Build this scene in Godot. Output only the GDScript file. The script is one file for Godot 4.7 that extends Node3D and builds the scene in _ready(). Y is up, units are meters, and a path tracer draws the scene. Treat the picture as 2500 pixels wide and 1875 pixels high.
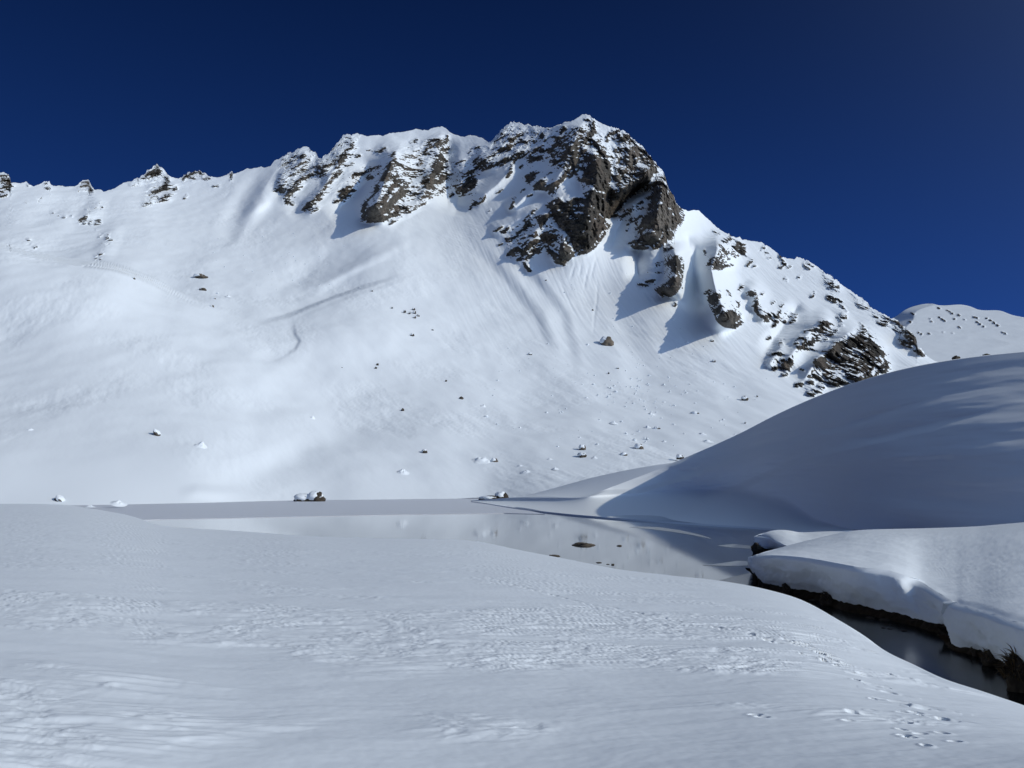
extends Node3D
# A frozen mountain lake under a rocky snow peak. The camera stands 4 m above the water; survey bearings
# (px, py on a 2500 x 1875 plate) and a distance give each landmark its place in the valley.

const PW := 2500.0
const FOCAL := 2010.0
const PITCH := 0.1201
const EYE := Vector3(0, 4, 0)

var snow: StandardMaterial3D
var near_snow: StandardMaterial3D
var rock_mat: StandardMaterial3D
var stone_mat: StandardMaterial3D
var cp := cos(PITCH)
var sp := sin(PITCH)
var names := {}

# survey maps of the mountain face: distance, rock cover, rock tone
const MX0 := -240.0
const MY0 := 230.0
const MC := 3.0
const MW := 900
const MH := 360
var rmap := PackedFloat32Array()
var dmap := PackedFloat32Array()
var tmap := PackedFloat32Array()
var zmap := PackedFloat32Array()      # how rocky the neighbourhood is

func noise(s: int, freq: float, oct := 3, fractal := FastNoiseLite.FRACTAL_FBM, kind := FastNoiseLite.TYPE_SIMPLEX_SMOOTH) -> FastNoiseLite:
	var n := FastNoiseLite.new()
	n.seed = s
	n.noise_type = kind
	n.frequency = freq
	n.fractal_type = fractal
	n.fractal_octaves = oct
	return n

func ray(px: float, py: float) -> Vector3:
	var x := (px - 1250.0) / FOCAL
	var y := (937.5 - py) / FOCAL
	var f := cp - y * sp
	var h := sqrt(x * x + f * f)
	return Vector3(x / h, (y * cp + sp) / h, -f / h)

func at(px: float, py: float, r: float) -> Vector3:
	return EYE + ray(px, py) * r

func level(px: float, py: float, y := 0.0) -> Vector3:      # where the line of sight meets the height y
	var d := ray(px, py)
	return EYE + d * ((y - EYE.y) / d.y)

func reach(px: float, py: float, y := 0.0) -> float:
	return (y - EYE.y) / ray(px, py).y

func curve(a: Array, x: float, k := 0) -> float:            # piecewise smooth curve through (x, y) pairs
	var n := a.size() / 2
	if x <= a[0]: return a[1]
	if x >= a[2 * n - 2]: return a[2 * n - 1]
	var i := 0
	while x > a[2 * i + 2]: i += 1
	var x0: float = a[2 * i]; var x1: float = a[2 * i + 2]
	var y0: float = a[2 * i + 1]; var y1: float = a[2 * i + 3]
	var t := (x - x0) / (x1 - x0)
	if k == 1: return lerpf(y0, y1, t)
	var m0 := (y1 - y0) / (x1 - x0); var m1 := m0
	if i > 0: m0 = (m0 + (y0 - a[2 * i - 1]) / (x0 - a[2 * i - 2])) * 0.5
	if i < n - 2: m1 = (m1 + (a[2 * i + 5] - y1) / (a[2 * i + 4] - x1)) * 0.5
	var d := x1 - x0
	var t2 := t * t; var t3 := t2 * t
	return (2 * t3 - 3 * t2 + 1) * y0 + (t3 - 2 * t2 + t) * d * m0 + (3 * t2 - 2 * t3) * y1 + (t3 - t2) * d * m1

func ease01(a: float, b: float, x: float) -> float:
	var t := clampf((x - a) / (b - a), 0.0, 1.0)
	return t * t * (3.0 - 2.0 * t)

# ---------------------------------------------------------------- scene tree helpers
func numbered(called: String) -> String:
	var n: int = names.get(called, -1) + 1
	names[called] = n
	return called if n == 0 else "%s_%03d" % [called, n]

func tag(o: Node3D, label: String, category := "", group := "", kind := "") -> Node3D:
	if label: o.set_meta("label", label)
	if category: o.set_meta("category", category)
	if group: o.set_meta("group", group)
	if kind: o.set_meta("kind", kind)
	return o

func base(called: String, p := Vector3.ZERO) -> Node3D:
	var o := Node3D.new()
	o.name = numbered(called)
	o.position = p
	add_child(o, true)
	return o

func build(called: String, mesh: Mesh, m: Material, parent: Node = null) -> MeshInstance3D:
	var o := MeshInstance3D.new()
	o.name = numbered(called) if parent == null else called
	o.mesh = mesh
	o.material_override = m
	(parent if parent else self).add_child(o, true)
	return o

func arrays_mesh(v: PackedVector3Array, n: PackedVector3Array, idx: PackedInt32Array, c := PackedColorArray()) -> ArrayMesh:
	var a := []
	a.resize(Mesh.ARRAY_MAX)
	a[Mesh.ARRAY_VERTEX] = v
	a[Mesh.ARRAY_NORMAL] = n
	a[Mesh.ARRAY_INDEX] = idx
	if c.size(): a[Mesh.ARRAY_COLOR] = c
	var m := ArrayMesh.new()
	m.add_surface_from_arrays(Mesh.PRIMITIVE_TRIANGLES, a)
	return m

func grid_normals(v: PackedVector3Array, nx: int, ny: int) -> PackedVector3Array:
	var n := PackedVector3Array()
	n.resize(nx * ny)
	for j in ny:
		var ju := maxi(j - 1, 0) * nx
		var jd := mini(j + 1, ny - 1) * nx
		for i in nx:
			var a := v[j * nx + mini(i + 1, nx - 1)] - v[j * nx + maxi(i - 1, 0)]
			var b := v[ju + i] - v[jd + i]
			n[j * nx + i] = a.cross(b).normalized()
	return n

func grid_index(nx: int, ny: int) -> PackedInt32Array:          # rows run from far (top) to near (bottom)
	var idx := PackedInt32Array()
	idx.resize((nx - 1) * (ny - 1) * 6)
	var k := 0
	for j in ny - 1:
		for i in nx - 1:
			var a := j * nx + i
			idx[k] = a; idx[k + 1] = a + 1; idx[k + 2] = a + nx
			idx[k + 3] = a + 1; idx[k + 4] = a + nx + 1; idx[k + 5] = a + nx
			k += 6
	return idx

# ---------------------------------------------------------------- survey maps
func sample(m: PackedFloat32Array, px: float, py: float) -> float:
	var fx := clampf((px - MX0) / MC, 0.0, MW - 1.01)
	var fy := clampf((py - MY0) / MC, 0.0, MH - 1.01)
	var i := int(fx); var j := int(fy)
	fx -= i; fy -= j
	var k := j * MW + i
	return lerpf(lerpf(m[k], m[k + 1], fx), lerpf(m[k + MW], m[k + MW + 1], fx), fy)

func span(a: Array, pad: float) -> Array:
	var x0 := 1e9; var x1 := -1e9; var y0 := 1e9; var y1 := -1e9
	for k in a.size() / 2:
		x0 = minf(x0, a[2 * k]); x1 = maxf(x1, a[2 * k]); y0 = minf(y0, a[2 * k + 1]); y1 = maxf(y1, a[2 * k + 1])
	return [clampi(int((x0 - pad - MX0) / MC), 0, MW - 1), clampi(int((x1 + pad - MX0) / MC) + 1, 0, MW - 1), clampi(int((y0 - pad - MY0) / MC), 0, MH - 1), clampi(int((y1 + pad - MY0) / MC) + 1, 0, MH - 1)]

func near_line(a: Array, x: float, y: float) -> Vector3:         # (distance, side: + to the right of the way, share of the way)
	var best := 1e9; var side := 0.0; var share := 0.0
	var n := a.size() / 2 - 1
	for k in n:
		var ax: float = a[2 * k]; var ay: float = a[2 * k + 1]
		var bx: float = a[2 * k + 2] - ax; var by: float = a[2 * k + 3] - ay
		var t := clampf(((x - ax) * bx + (y - ay) * by) / (bx * bx + by * by), 0.0, 1.0)
		var dx := x - ax - bx * t; var dy := y - ay - by * t
		var d := dx * dx + dy * dy
		if d < best:
			best = d
			side = bx * (y - ay) - by * (x - ax)
			share = (k + t) / n
	return Vector3(sqrt(best), signf(side), share)

# a rib: its crest stands h metres out of the face and falls off over wr to the right of its way and wl to the left
func rib(h: float, wl: float, wr: float, a: Array) -> void:
	var s := span(a, maxf(wl, wr) * 1.05)
	for j in range(s[2], s[3] + 1):
		for i in range(s[0], s[1] + 1):
			var q := near_line(a, MX0 + i * MC, MY0 + j * MC)
			var w := wr if q.y > 0.0 else wl
			if q.x < w:
				var t := 1.0 - q.x / w
				var e := ease01(0.0, 0.22, minf(q.z, 1.0 - q.z))
				rmap[j * MW + i] -= h * e * t * t * (1.6 - 0.6 * t)

# the same for snow: rounded crest (or hollow, h < 0), smooth on both sides
func fold(h: float, wl: float, wr: float, a: Array) -> void:
	var s := span(a, maxf(wl, wr) * 1.05)
	for j in range(s[2], s[3] + 1):
		for i in range(s[0], s[1] + 1):
			var q := near_line(a, MX0 + i * MC, MY0 + j * MC)
			var t := 1.0 - q.x / (wr if q.y > 0.0 else wl)
			if t > 0.0: rmap[j * MW + i] -= h * ease01(0.0, 0.4, minf(q.z, 1.0 - q.z)) * t * t * (3.0 - 2.0 * t)

func hump(h: float, cx: float, cy: float, rx: float, ry: float) -> void:
	for j in MH:
		for i in MW:
			var x := (MX0 + i * MC - cx) / rx; var y := (MY0 + j * MC - cy) / ry
			var d := x * x + y * y
			if d < 6.0: rmap[j * MW + i] -= h * exp(-d) * ease01(6.0, 4.0, d)

# rock shows: a patch with corners, or a band along a line
func patch(d: float, tone: float, a: Array, bulge := 2.0) -> void:
	var pts := PackedVector2Array()
	for k in a.size() / 2: pts.append(Vector2(a[2 * k], a[2 * k + 1]))
	var s := span(a, 4.0)
	var edge := a.duplicate()
	edge.append(a[0]); edge.append(a[1])
	for j in range(s[2], s[3] + 1):
		for i in range(s[0], s[1] + 1):
			var x := MX0 + i * MC; var y := MY0 + j * MC
			var inside := Geometry2D.is_point_in_polygon(Vector2(x, y), pts)
			var q := near_line(edge, x, y).x
			var e := clampf(0.5 + (q if inside else -q) / 5.0, 0.0, 1.0)
			if e <= 0.0: continue
			var k := j * MW + i
			dmap[k] = maxf(dmap[k], d * e)
			tmap[k] = lerpf(tmap[k], tone, e)
			rmap[k] -= bulge * clampf(0.5 + (q if inside else -q) / 16.0, 0.0, 1.0) * e

func band(d: float, tone: float, w: float, a: Array, bulge := 1.2) -> void:
	if a.size() == 2: a = [a[0] - w * 0.45, a[1] + w * 0.25, a[0] + w * 0.45, a[1] - w * 0.2]
	var half := w * 0.5
	var s := span(a, half + 3.0)
	for j in range(s[2], s[3] + 1):
		for i in range(s[0], s[1] + 1):
			var q := near_line(a, MX0 + i * MC, MY0 + j * MC)
			var e := clampf(0.5 + (half - q.x) / 4.0, 0.0, 1.0)
			if e <= 0.0: continue
			var k := j * MW + i
			dmap[k] = maxf(dmap[k], d * e)
			tmap[k] = lerpf(tmap[k], tone, e)
			rmap[k] -= bulge * e

func clear(w: float, a: Array) -> void:                          # snow lies over the rock along a line
	var half := w * 0.5
	var s := span(a, half + 3.0)
	for j in range(s[2], s[3] + 1):
		for i in range(s[0], s[1] + 1):
			var q := near_line(a, MX0 + i * MC, MY0 + j * MC)
			dmap[j * MW + i] *= 1.0 - clampf(0.5 + (half - q.x) / 4.0, 0.0, 1.0)

const CREST_LEFT := [-300, 520, 0, 605, 150, 640, 300, 663, 480, 742, 640, 800]
const KNOLL := [610, 800, 720, 768, 800, 735, 900, 700, 1010, 668]
func step_behind(px: float, py: float) -> float:                 # how much farther (in ln) the ground lies behind the near crests
	var s := 0.0
	if px < 640:
		var above := curve(CREST_LEFT, px) - py
		s += 0.26 * ease01(640, 60, px) * ease01(-4.0, 12.0, above) * (0.35 + 0.65 * ease01(190.0, 0.0, above))
	if px > 610 and px < 1010:
		var up := curve(KNOLL, px) - py
		s += 0.04 * ease01(610, 740, px) * ease01(1010, 820, px) * ease01(-3.0, 9.0, up) * ease01(150.0, 0.0, up)
	return s

func thin_plate(pts: Array) -> void:                             # ln of the distance from sparse bearings, then onto the map
	var n := pts.size() / 3
	var m := n + 3
	var A := []
	for r in m:
		var row := PackedFloat64Array()
		row.resize(m + 1)
		A.append(row)
	for r in n:
		var xr: float = pts[3 * r] / 1000.0; var yr: float = pts[3 * r + 1] / 1000.0
		for c in n:
			var dx: float = xr - pts[3 * c] / 1000.0; var dy: float = yr - pts[3 * c + 1] / 1000.0
			var q := dx * dx + dy * dy
			A[r][c] = q * log(q + 1e-9) + (0.004 if r == c else 0.0)
		A[r][n] = 1.0; A[r][n + 1] = xr; A[r][n + 2] = yr
		A[n][r] = 1.0; A[n + 1][r] = xr; A[n + 2][r] = yr
		A[r][m] = log(pts[3 * r + 2]) - step_behind(pts[3 * r], pts[3 * r + 1])
	for c in m:
		var p := c
		for r in range(c + 1, m):
			if absf(A[r][c]) > absf(A[p][c]): p = r
		var sw = A[c]; A[c] = A[p]; A[p] = sw
		for r in range(c + 1, m):
			var f: float = A[r][c] / A[c][c]
			if f != 0.0:
				for k in range(c, m + 1): A[r][k] -= f * A[c][k]
	var w := PackedFloat64Array()
	w.resize(m)
	for r in range(m - 1, -1, -1):
		var s: float = A[r][m]
		for k in range(r + 1, m): s -= A[r][k] * w[k]
		w[r] = s / A[r][r]
	var CS := 8                                                  # coarse grid, then a cubic B-spline
	var cw := MW / CS + 5
	var ch := MH / CS + 5
	var g := PackedFloat32Array()
	g.resize(cw * ch)
	for j in ch:
		for i in cw:
			var x := (MX0 + (i - 1) * MC * CS) / 1000.0; var y := (MY0 + (j - 1) * MC * CS) / 1000.0
			var s := w[n] + w[n + 1] * x + w[n + 2] * y
			for c in n:
				var dx: float = x - pts[3 * c] / 1000.0; var dy: float = y - pts[3 * c + 1] / 1000.0
				var q := dx * dx + dy * dy
				s += w[c] * q * log(q + 1e-9)
			g[j * cw + i] = s
	for j in MH:
		var fj := float(j) / CS
		var j0 := int(fj)
		var wy := spline(fj - j0)
		for i in MW:
			var fi := float(i) / CS
			var i0 := int(fi)
			var wx := spline(fi - i0)
			var s := 0.0
			for b in 4:
				var k := (j0 + b) * cw + i0
				s += wy[b] * (wx[0] * g[k] + wx[1] * g[k + 1] + wx[2] * g[k + 2] + wx[3] * g[k + 3])
			var px := MX0 + i * MC; var py := MY0 + j * MC
			rmap[j * MW + i] = exp(s + step_behind(px, py))

func spline(t: float) -> Vector4:
	var u := 1.0 - t
	return Vector4(u * u * u, 3 * t * t * t - 6 * t * t + 4, -3 * t * t * t + 3 * t * t + 3 * t + 1, t * t * t) / 6.0

func survey() -> void:
	rmap.resize(MW * MH); dmap.resize(MW * MH); tmap.resize(MW * MH)
	tmap.fill(0.4)
	var pts := []
	for p in [[-240, 1238], [0, 1236], [200, 1234], [400, 1230], [600, 1225], [800, 1221], [1000, 1219], [1200, 1217]]:
		pts.append_array([p[0], p[1], reach(p[0], p[1])])
	pts.append_array([1450, 1217, 205, 1700, 1217, 215, 2000, 1217, 225, 2300, 1217, 235])
	# the near left slope
	pts.append_array([0, 1120, 196, 0, 1000, 248, 0, 800, 332, 0, 625, 404, -240, 1100, 200, -240, 1000, 254, -240, 700, 385, 250, 1120, 200, 250, 950, 264, 250, 780, 335, 280, 680, 385])
	pts.append_array([480, 1120, 205, 480, 950, 275, 480, 800, 360, 470, 755, 395, 620, 1000, 270, 620, 850, 345])
	# cirque on the left
	pts.append_array([0, 590, 560, 0, 500, 680, 0, 430, 760, 200, 620, 540, 200, 540, 650, 200, 450, 760, 430, 690, 500, 420, 600, 590, 400, 500, 720, 390, 420, 800])
	pts.append_array([600, 730, 470, 600, 640, 560, 580, 540, 670, 590, 430, 775, -240, 560, 560, -240, 440, 740])
	# knoll and fans in the middle
	pts.append_array([850, 1150, 225, 850, 1050, 280, 830, 900, 350, 800, 780, 420, 900, 640, 535, 800, 600, 590, 750, 530, 655, 700, 430, 750, 830, 340, 790])
	pts.append_array([1080, 1100, 255, 1050, 950, 340, 1020, 800, 430, 1050, 650, 545, 1085, 520, 645, 1085, 420, 720, 1080, 320, 790, 960, 330, 790, 960, 430, 690, 940, 520, 635])
	# main buttress
	pts.append_array([1300, 1120, 252, 1300, 1000, 334, 1300, 850, 428, 1300, 700, 524, 1300, 610, 558, 1290, 520, 588, 1290, 420, 655, 1290, 330, 715, 1190, 340, 745, 1190, 450, 665, 1190, 560, 600])
	pts.append_array([1420, 600, 540, 1420, 500, 562, 1430, 400, 610, 1430, 300, 665, 1540, 370, 650, 1560, 460, 625, 1520, 560, 590, 1480, 700, 526, 1480, 840, 446])
	# right buttress and ridge
	pts.append_array([1620, 430, 625, 1620, 520, 590, 1620, 640, 545, 1640, 760, 490, 1700, 530, 665, 1740, 640, 600, 1770, 770, 500, 1700, 720, 535, 1850, 610, 650, 1850, 720, 575, 1880, 840, 480])
	pts.append_array([2000, 670, 640, 2000, 780, 555, 2010, 880, 480, 2100, 760, 590, 2100, 880, 480, 2200, 800, 580, 2250, 870, 540, 2160, 900, 510, 2400, 950, 540])
	pts.append_array([1600, 900, 420, 1600, 1050, 312, 1600, 1150, 245, 1800, 950, 400, 1850, 1080, 300, 2050, 1000, 400, 2300, 1080, 330])
	thin_plate(pts)
	# gullies and ribs of the face
	rib(-24, 42, 50, [1085, 330, 1088, 420, 1095, 520])
	rib(16, 26, 60, [862, 348, 831, 392, 800, 440, 765, 490, 730, 520])
	rib(40, 75, 60, [985, 340, 964, 380, 940, 440, 918, 500, 890, 545])
	rib(12, 22, 40, [815, 392, 770, 412, 735, 435, 700, 485])
	rib(15, 30, 36, [748, 358, 735, 395, 705, 430, 672, 470])
	rib(8, 40, 40, [700, 375, 670, 420, 640, 470, 590, 530])
	rib(14, 20, 40, [1000, 430, 960, 480, 905, 530])
	rib(19, 30, 60, [1078, 312, 1070, 380, 1055, 440, 1010, 500])
	rib(9, 24, 60, [1320, 360, 1250, 380, 1213, 396, 1150, 430, 1120, 455])
	rib(9, 40, 60, [1250, 300, 1235, 350, 1180, 400, 1130, 440])
	rib(12, 24, 30, [1260, 400, 1215, 450, 1150, 500])
	rib(14, 26, 40, [1340, 430, 1280, 480, 1240, 520])
	rib(9, 34, 40, [1320, 500, 1260, 535, 1222, 552, 1200, 575])
	rib(19, 40, 70, [1430, 282, 1400, 350, 1370, 420, 1330, 480])
	rib(22, 44, 40, [1440, 330, 1460, 420, 1440, 500, 1420, 600])
	rib(11, 24, 24, [1380, 560, 1375, 600, 1385, 640])
	rib(9, 30, 36, [1345, 510, 1310, 560, 1275, 620])
	rib(30, 26, 40, [1600, 400, 1560, 440, 1520, 462, 1488, 480])
	rib(-30, 26, 30, [1590, 440, 1545, 475, 1500, 520, 1480, 545])
	rib(-16, 34, 30, [1540, 500, 1505, 560, 1490, 620])
	rib(35, 62, 46, [1618, 425, 1612, 490, 1600, 550, 1580, 600])
	rib(30, 60, 34, [1640, 590, 1652, 640, 1645, 690, 1625, 722])
	rib(-14, 26, 30, [1675, 560, 1690, 640, 1700, 740])
	rib(43, 72, 60, [1748, 560, 1752, 610, 1736, 660, 1748, 710, 1770, 770, 1800, 800])
	rib(18, 44, 30, [1815, 690, 1845, 725, 1862, 765, 1880, 790])
	rib(-14, 40, 34, [1960, 735, 1910, 800, 1860, 870])
	rib(24, 50, 40, [2040, 770, 1985, 800, 1945, 850, 1900, 900])
	rib(14, 30, 24, [1915, 832, 1890, 870, 1872, 900])
	rib(22, 50, 50, [2098, 788, 2050, 830, 2000, 870, 1950, 940])
	rib(14, 34, 30, [2204, 795, 2230, 830, 2262, 868])
	rib(22, 60, 50, [1640, 590, 1655, 640, 1648, 690, 1626, 724])
	rib(24, 60, 60, [1744, 556, 1750, 610, 1738, 660, 1750, 715, 1772, 772, 1802, 802])
	rib(-16, 40, 46, [1700, 590, 1696, 660, 1706, 720, 1730, 780])
	rib(20, 60, 50, [975, 365, 950, 420, 925, 480, 890, 540])
	rib(-24, 50, 50, [915, 385, 885, 440, 850, 490, 800, 535])
	rib(-26, 56, 60, [1190, 385, 1150, 430, 1120, 480, 1110, 530])
	rib(-10, 40, 40, [800, 425, 770, 460, 730, 500, 700, 530])
	rib(-20, 44, 40, [1560, 600, 1555, 640, 1560, 690])
	# snow fans below
	fold(8, 120, 34, [1085, 480, 1200, 606, 1270, 685, 1330, 758, 1370, 850, 1380, 900])
	fold(-5, 30, 50, [1150, 530, 1235, 620, 1305, 695, 1365, 770, 1390, 860, 1400, 930])
	fold(-12, 40, 80, [1060, 530, 960, 585, 850, 625, 760, 665, 680, 700, 600, 720])
	fold(6, 24, 60, [1020, 570, 985, 590, 880, 640, 790, 690, 740, 720])
	fold(-2.6, 9, 40, [1030, 655, 985, 676, 900, 705, 800, 742, 735, 768, 690, 800])
	fold(-2.6, 9, 30, [708, 776, 714, 796, 716, 818, 727, 834, 718, 850, 690, 866, 620, 900])
	hump(9, 830, 800, 130, 55)
	hump(5, 930, 830, 130, 70)
	hump(-4, 660, 850, 60, 90)
	fold(-3, 60, 80, [560, 1040, 700, 950, 760, 880, 790, 790])
	fold(-4, 60, 60, [500, 1190, 650, 1150, 730, 1120, 800, 1090])
	fold(4, 60, 60, [600, 560, 560, 600, 500, 660, 400, 700])
	fold(8, 34, 44, [680, 430, 655, 470, 612, 520, 560, 590])
	fold(-8, 30, 44, [660, 410, 625, 450, 590, 510, 555, 580, 520, 620])
	fold(3, 16, 20, [660, 480, 640, 500, 610, 520])
	fold(8, 34, 30, [250, 450, 235, 500, 215, 530, 190, 560])
	fold(6, 34, 34, [265, 540, 275, 570, 255, 610, 240, 650])
	fold(-5, 50, 60, [220, 450, 150, 480, 110, 520, 20, 545])
	fold(5, 50, 40, [230, 520, 170, 530, 130, 545, 20, 610])
	fold(3, 60, 50, [20, 570, 80, 585, 150, 605])
	fold(3, 50, 40, [1240, 880, 1320, 900, 1420, 950, 1500, 1000])
	fold(-3, 60, 60, [1500, 700, 1530, 800, 1560, 900, 1600, 1000])
	for q in [[1462, 622, 1452, 640, 1446, 664, 1442, 690], [1459, 668, 1458, 700, 1457, 735, 1451, 770, 1449, 800, 1446, 826], [1362, 660, 1370, 690, 1380, 715, 1396, 752, 1412, 780, 1425, 800], [1440, 640, 1430, 680, 1424, 720], [1570, 705, 1582, 725, 1596, 745, 1612, 760], [1405, 640, 1398, 665, 1390, 690], [1420, 640, 1414, 680]]:
		fold(-0.7, 4.5, 4.5, q)
	fold(1.2, 22, 26, [430, 1204, 480, 1199, 540, 1204, 620, 1212])
	outcrops()
	zmap = blur(dmap, 5, 2)

func blur(m: PackedFloat32Array, rad: int, times: int) -> PackedFloat32Array:
	var a := m.duplicate()
	var b := PackedFloat32Array()
	b.resize(MW * MH)
	for n in times:
		for j in MH:
			var s := 0.0
			for i in range(-rad, MW):
				if i + rad < MW: s += a[j * MW + i + rad]
				if i - rad - 1 >= 0: s -= a[j * MW + i - rad - 1]
				if i >= 0: b[j * MW + i] = s / (2 * rad + 1)
		for i in MW:
			var s := 0.0
			for j in range(-rad, MH):
				if j + rad < MH: s += b[(j + rad) * MW + i]
				if j - rad - 1 >= 0: s -= b[(j - rad - 1) * MW + i]
				if j >= 0: a[j * MW + i] = s / (2 * rad + 1)
	return a

func outcrops() -> void:
	# left ridge
	patch(1, 0.5, [0, 424, 20, 424, 28, 446, 27, 463, 12, 460, 0, 452], 3)
	patch(0.95, 0.5, [-10, 464, 12, 466, 22, 472, 8, 480, -10, 482])
	patch(0.9, 0.5, [-120, 440, -60, 430, -20, 430, -30, 470, -110, 480])
	patch(1, 0.55, [190, 458, 203, 444, 216, 439, 224, 454, 230, 471, 222, 470, 212, 458, 200, 463])
	for p in [[70, 449, 6], [117, 458, 9], [112, 449, 7], [224, 470, 7], [191, 468, 5], [240, 495, 6], [213, 510, 5], [234, 507, 4], [249, 508, 5], [217, 520, 6], [211, 527, 6], [200, 538, 11], [208, 543, 6], [241, 542, 11], [220, 541, 4], [225, 546, 4]]:
		band(1, 0.4, p[2] * 0.9, [p[0], p[1]])
	for p in [[236, 562, 4], [244, 575, 5], [262, 577, 8], [270, 586, 7], [248, 595, 5], [261, 599, 5], [245, 617, 8], [231, 622, 4], [233, 633, 4], [245, 633, 4], [69, 587, 5], [73, 596, 5], [87, 602, 7], [22, 600, 6], [157, 527, 7], [127, 519, 5], [146, 523, 5], [177, 527, 4], [120, 474, 4], [104, 484, 4], [65, 492, 5], [92, 492, 4]]:
		band(0.95, 0.35, p[2] * 0.9, [p[0], p[1]])
	patch(1, 0.4, [342, 436, 365, 416, 380, 403, 397, 411, 392, 428, 376, 436, 360, 432])
	patch(1, 0.35, [405, 433, 412, 431, 416, 451, 405, 466, 381, 475, 360, 469, 380, 458, 398, 450])
	patch(1, 0.35, [401, 475, 421, 469, 419, 482, 401, 489, 385, 491])
	patch(0.6, 0.35, [350, 488, 365, 476, 382, 477, 370, 500, 345, 504])
	patch(0.45, 0.4, [310, 446, 345, 436, 350, 450, 320, 458])
	band(0.95, 0.35, 8, [421, 464, 427, 456]); band(0.9, 0.35, 9, [448, 438, 458, 428, 472, 436]); band(0.95, 0.35, 7, [468, 424, 482, 420, 495, 427])
	band(0.85, 0.35, 6, [497, 438, 512, 434]); band(0.9, 0.35, 6, [522, 456, 534, 454]); band(1, 0.5, 7, [563, 436, 567, 420]); band(0.8, 0.4, 5, [456, 477, 452, 487])
	# bands of the left summit ridge
	patch(0.42, 0.4, [690, 380, 760, 362, 770, 375, 700, 470, 665, 470])
	patch(0.45, 0.4, [800, 375, 840, 330, 880, 330, 850, 380, 810, 410, 740, 440, 700, 490, 690, 480, 750, 420])
	band(1, 0.5, 9, [737, 384, 744, 376]); band(1, 0.4, 8, [781, 406, 806, 402]); band(0.75, 0.4, 7, [735, 424, 780, 406])
	band(0.9, 0.45, 8, [766, 423, 777, 420]); band(1, 0.5, 9, [737, 431, 724, 445, 712, 458]); band(0.8, 0.45, 10, [712, 458, 704, 480, 700, 494]); band(1, 0.4, 6, [700, 493, 713, 497])
	band(1, 0.25, 10, [862, 351, 849, 368, 831, 391]); band(0.9, 0.3, 5, [831, 395, 822, 410]); band(0.9, 0.4, 6, [868, 379, 881, 379]); band(1, 0.55, 10, [923, 371, 943, 362]); band(0.8, 0.35, 5, [898, 366, 922, 368])
	band(0.85, 0.5, 9, [831, 418, 804, 444, 786, 466]); band(0.95, 0.45, 13, [784, 470, 766, 492, 742, 512]); band(0.9, 0.4, 6, [755, 515, 775, 510])
	band(1, 0.35, 10, [860, 430, 885, 420]); band(0.8, 0.3, 6, [885, 419, 930, 404]); band(1, 0.25, 8, [898, 433, 910, 430]); band(0.8, 0.3, 5, [845, 404, 860, 398])
	patch(1, 0.2, [824, 471, 838, 458, 852, 450, 870, 461, 856, 472, 838, 484]); band(0.95, 0.2, 7, [816, 493, 827, 492])
	patch(0.40, 0.5, [958, 365, 1092, 335, 1096, 460, 1000, 520, 890, 545, 925, 455])
	band(1, 0.6, 14, [964, 374, 957, 397, 944, 422, 935, 440]); band(1, 0.5, 10, [970, 420, 966, 440]); band(1, 0.4, 13, [951, 462, 966, 450, 982, 440]); band(1, 0.55, 8, [922, 458, 905, 482, 885, 511])
	band(1, 0.45, 13, [904, 512, 925, 500, 945, 480]); band(0.9, 0.4, 12, [930, 500, 940, 486]); band(1, 0.45, 13, [964, 521, 980, 505, 993, 508]); band(1, 0.5, 6, [953, 544, 960, 536]); band(0.9, 0.5, 6, [882, 538, 896, 526]); band(0.8, 0.5, 8, [975, 478, 990, 470])
	band(1, 0.45, 12, [1038, 370, 1050, 352, 1062, 341]); band(1, 0.45, 13, [1066, 356, 1072, 344]); band(0.9, 0.35, 8, [1005, 348, 1018, 342]); band(0.9, 0.3, 7, [1089, 343, 1092, 333]); band(0.9, 0.45, 9, [1074, 378, 1088, 392]); band(0.75, 0.5, 8, [1010, 420, 1000, 450, 985, 470]); band(0.9, 0.4, 8, [1022, 402, 1030, 392])
	patch(1, 0.3, [1066, 386, 1090, 407, 1068, 424, 1049, 411]); patch(1, 0.6, [1060, 419, 1031, 430, 1029, 450, 1042, 464, 1050, 454, 1065, 443]); band(1, 0.25, 8, [1074, 434, 1087, 417]); patch(1, 0.85, [1058, 432, 1064, 446, 1050, 454, 1048, 444], 0.5)
	# the shaded bowl left of the main buttress
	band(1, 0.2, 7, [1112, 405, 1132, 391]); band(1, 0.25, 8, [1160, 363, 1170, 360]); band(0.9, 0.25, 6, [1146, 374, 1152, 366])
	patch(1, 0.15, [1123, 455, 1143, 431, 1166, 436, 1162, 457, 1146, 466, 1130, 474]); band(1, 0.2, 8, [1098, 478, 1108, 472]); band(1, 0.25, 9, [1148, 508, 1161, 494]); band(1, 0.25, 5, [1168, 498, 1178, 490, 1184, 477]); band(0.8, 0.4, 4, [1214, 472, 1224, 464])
	patch(0.42, 0.35, [1200, 345, 1240, 302, 1340, 312, 1330, 370, 1240, 390, 1130, 430, 1110, 440])
	band(1, 0.3, 15, [1244, 354, 1248, 340]); band(0.95, 0.3, 8, [1266, 346, 1286, 345]); band(1, 0.3, 9, [1320, 334, 1328, 326]); band(1, 0.3, 12, [1372, 320, 1376, 312]); band(1, 0.35, 9, [1351, 332, 1368, 336]); band(0.9, 0.3, 7, [1262, 380, 1270, 372]); band(1, 0.25, 9, [1228, 394, 1244, 386]); band(0.9, 0.3, 6, [1222, 327, 1228, 322])
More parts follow.
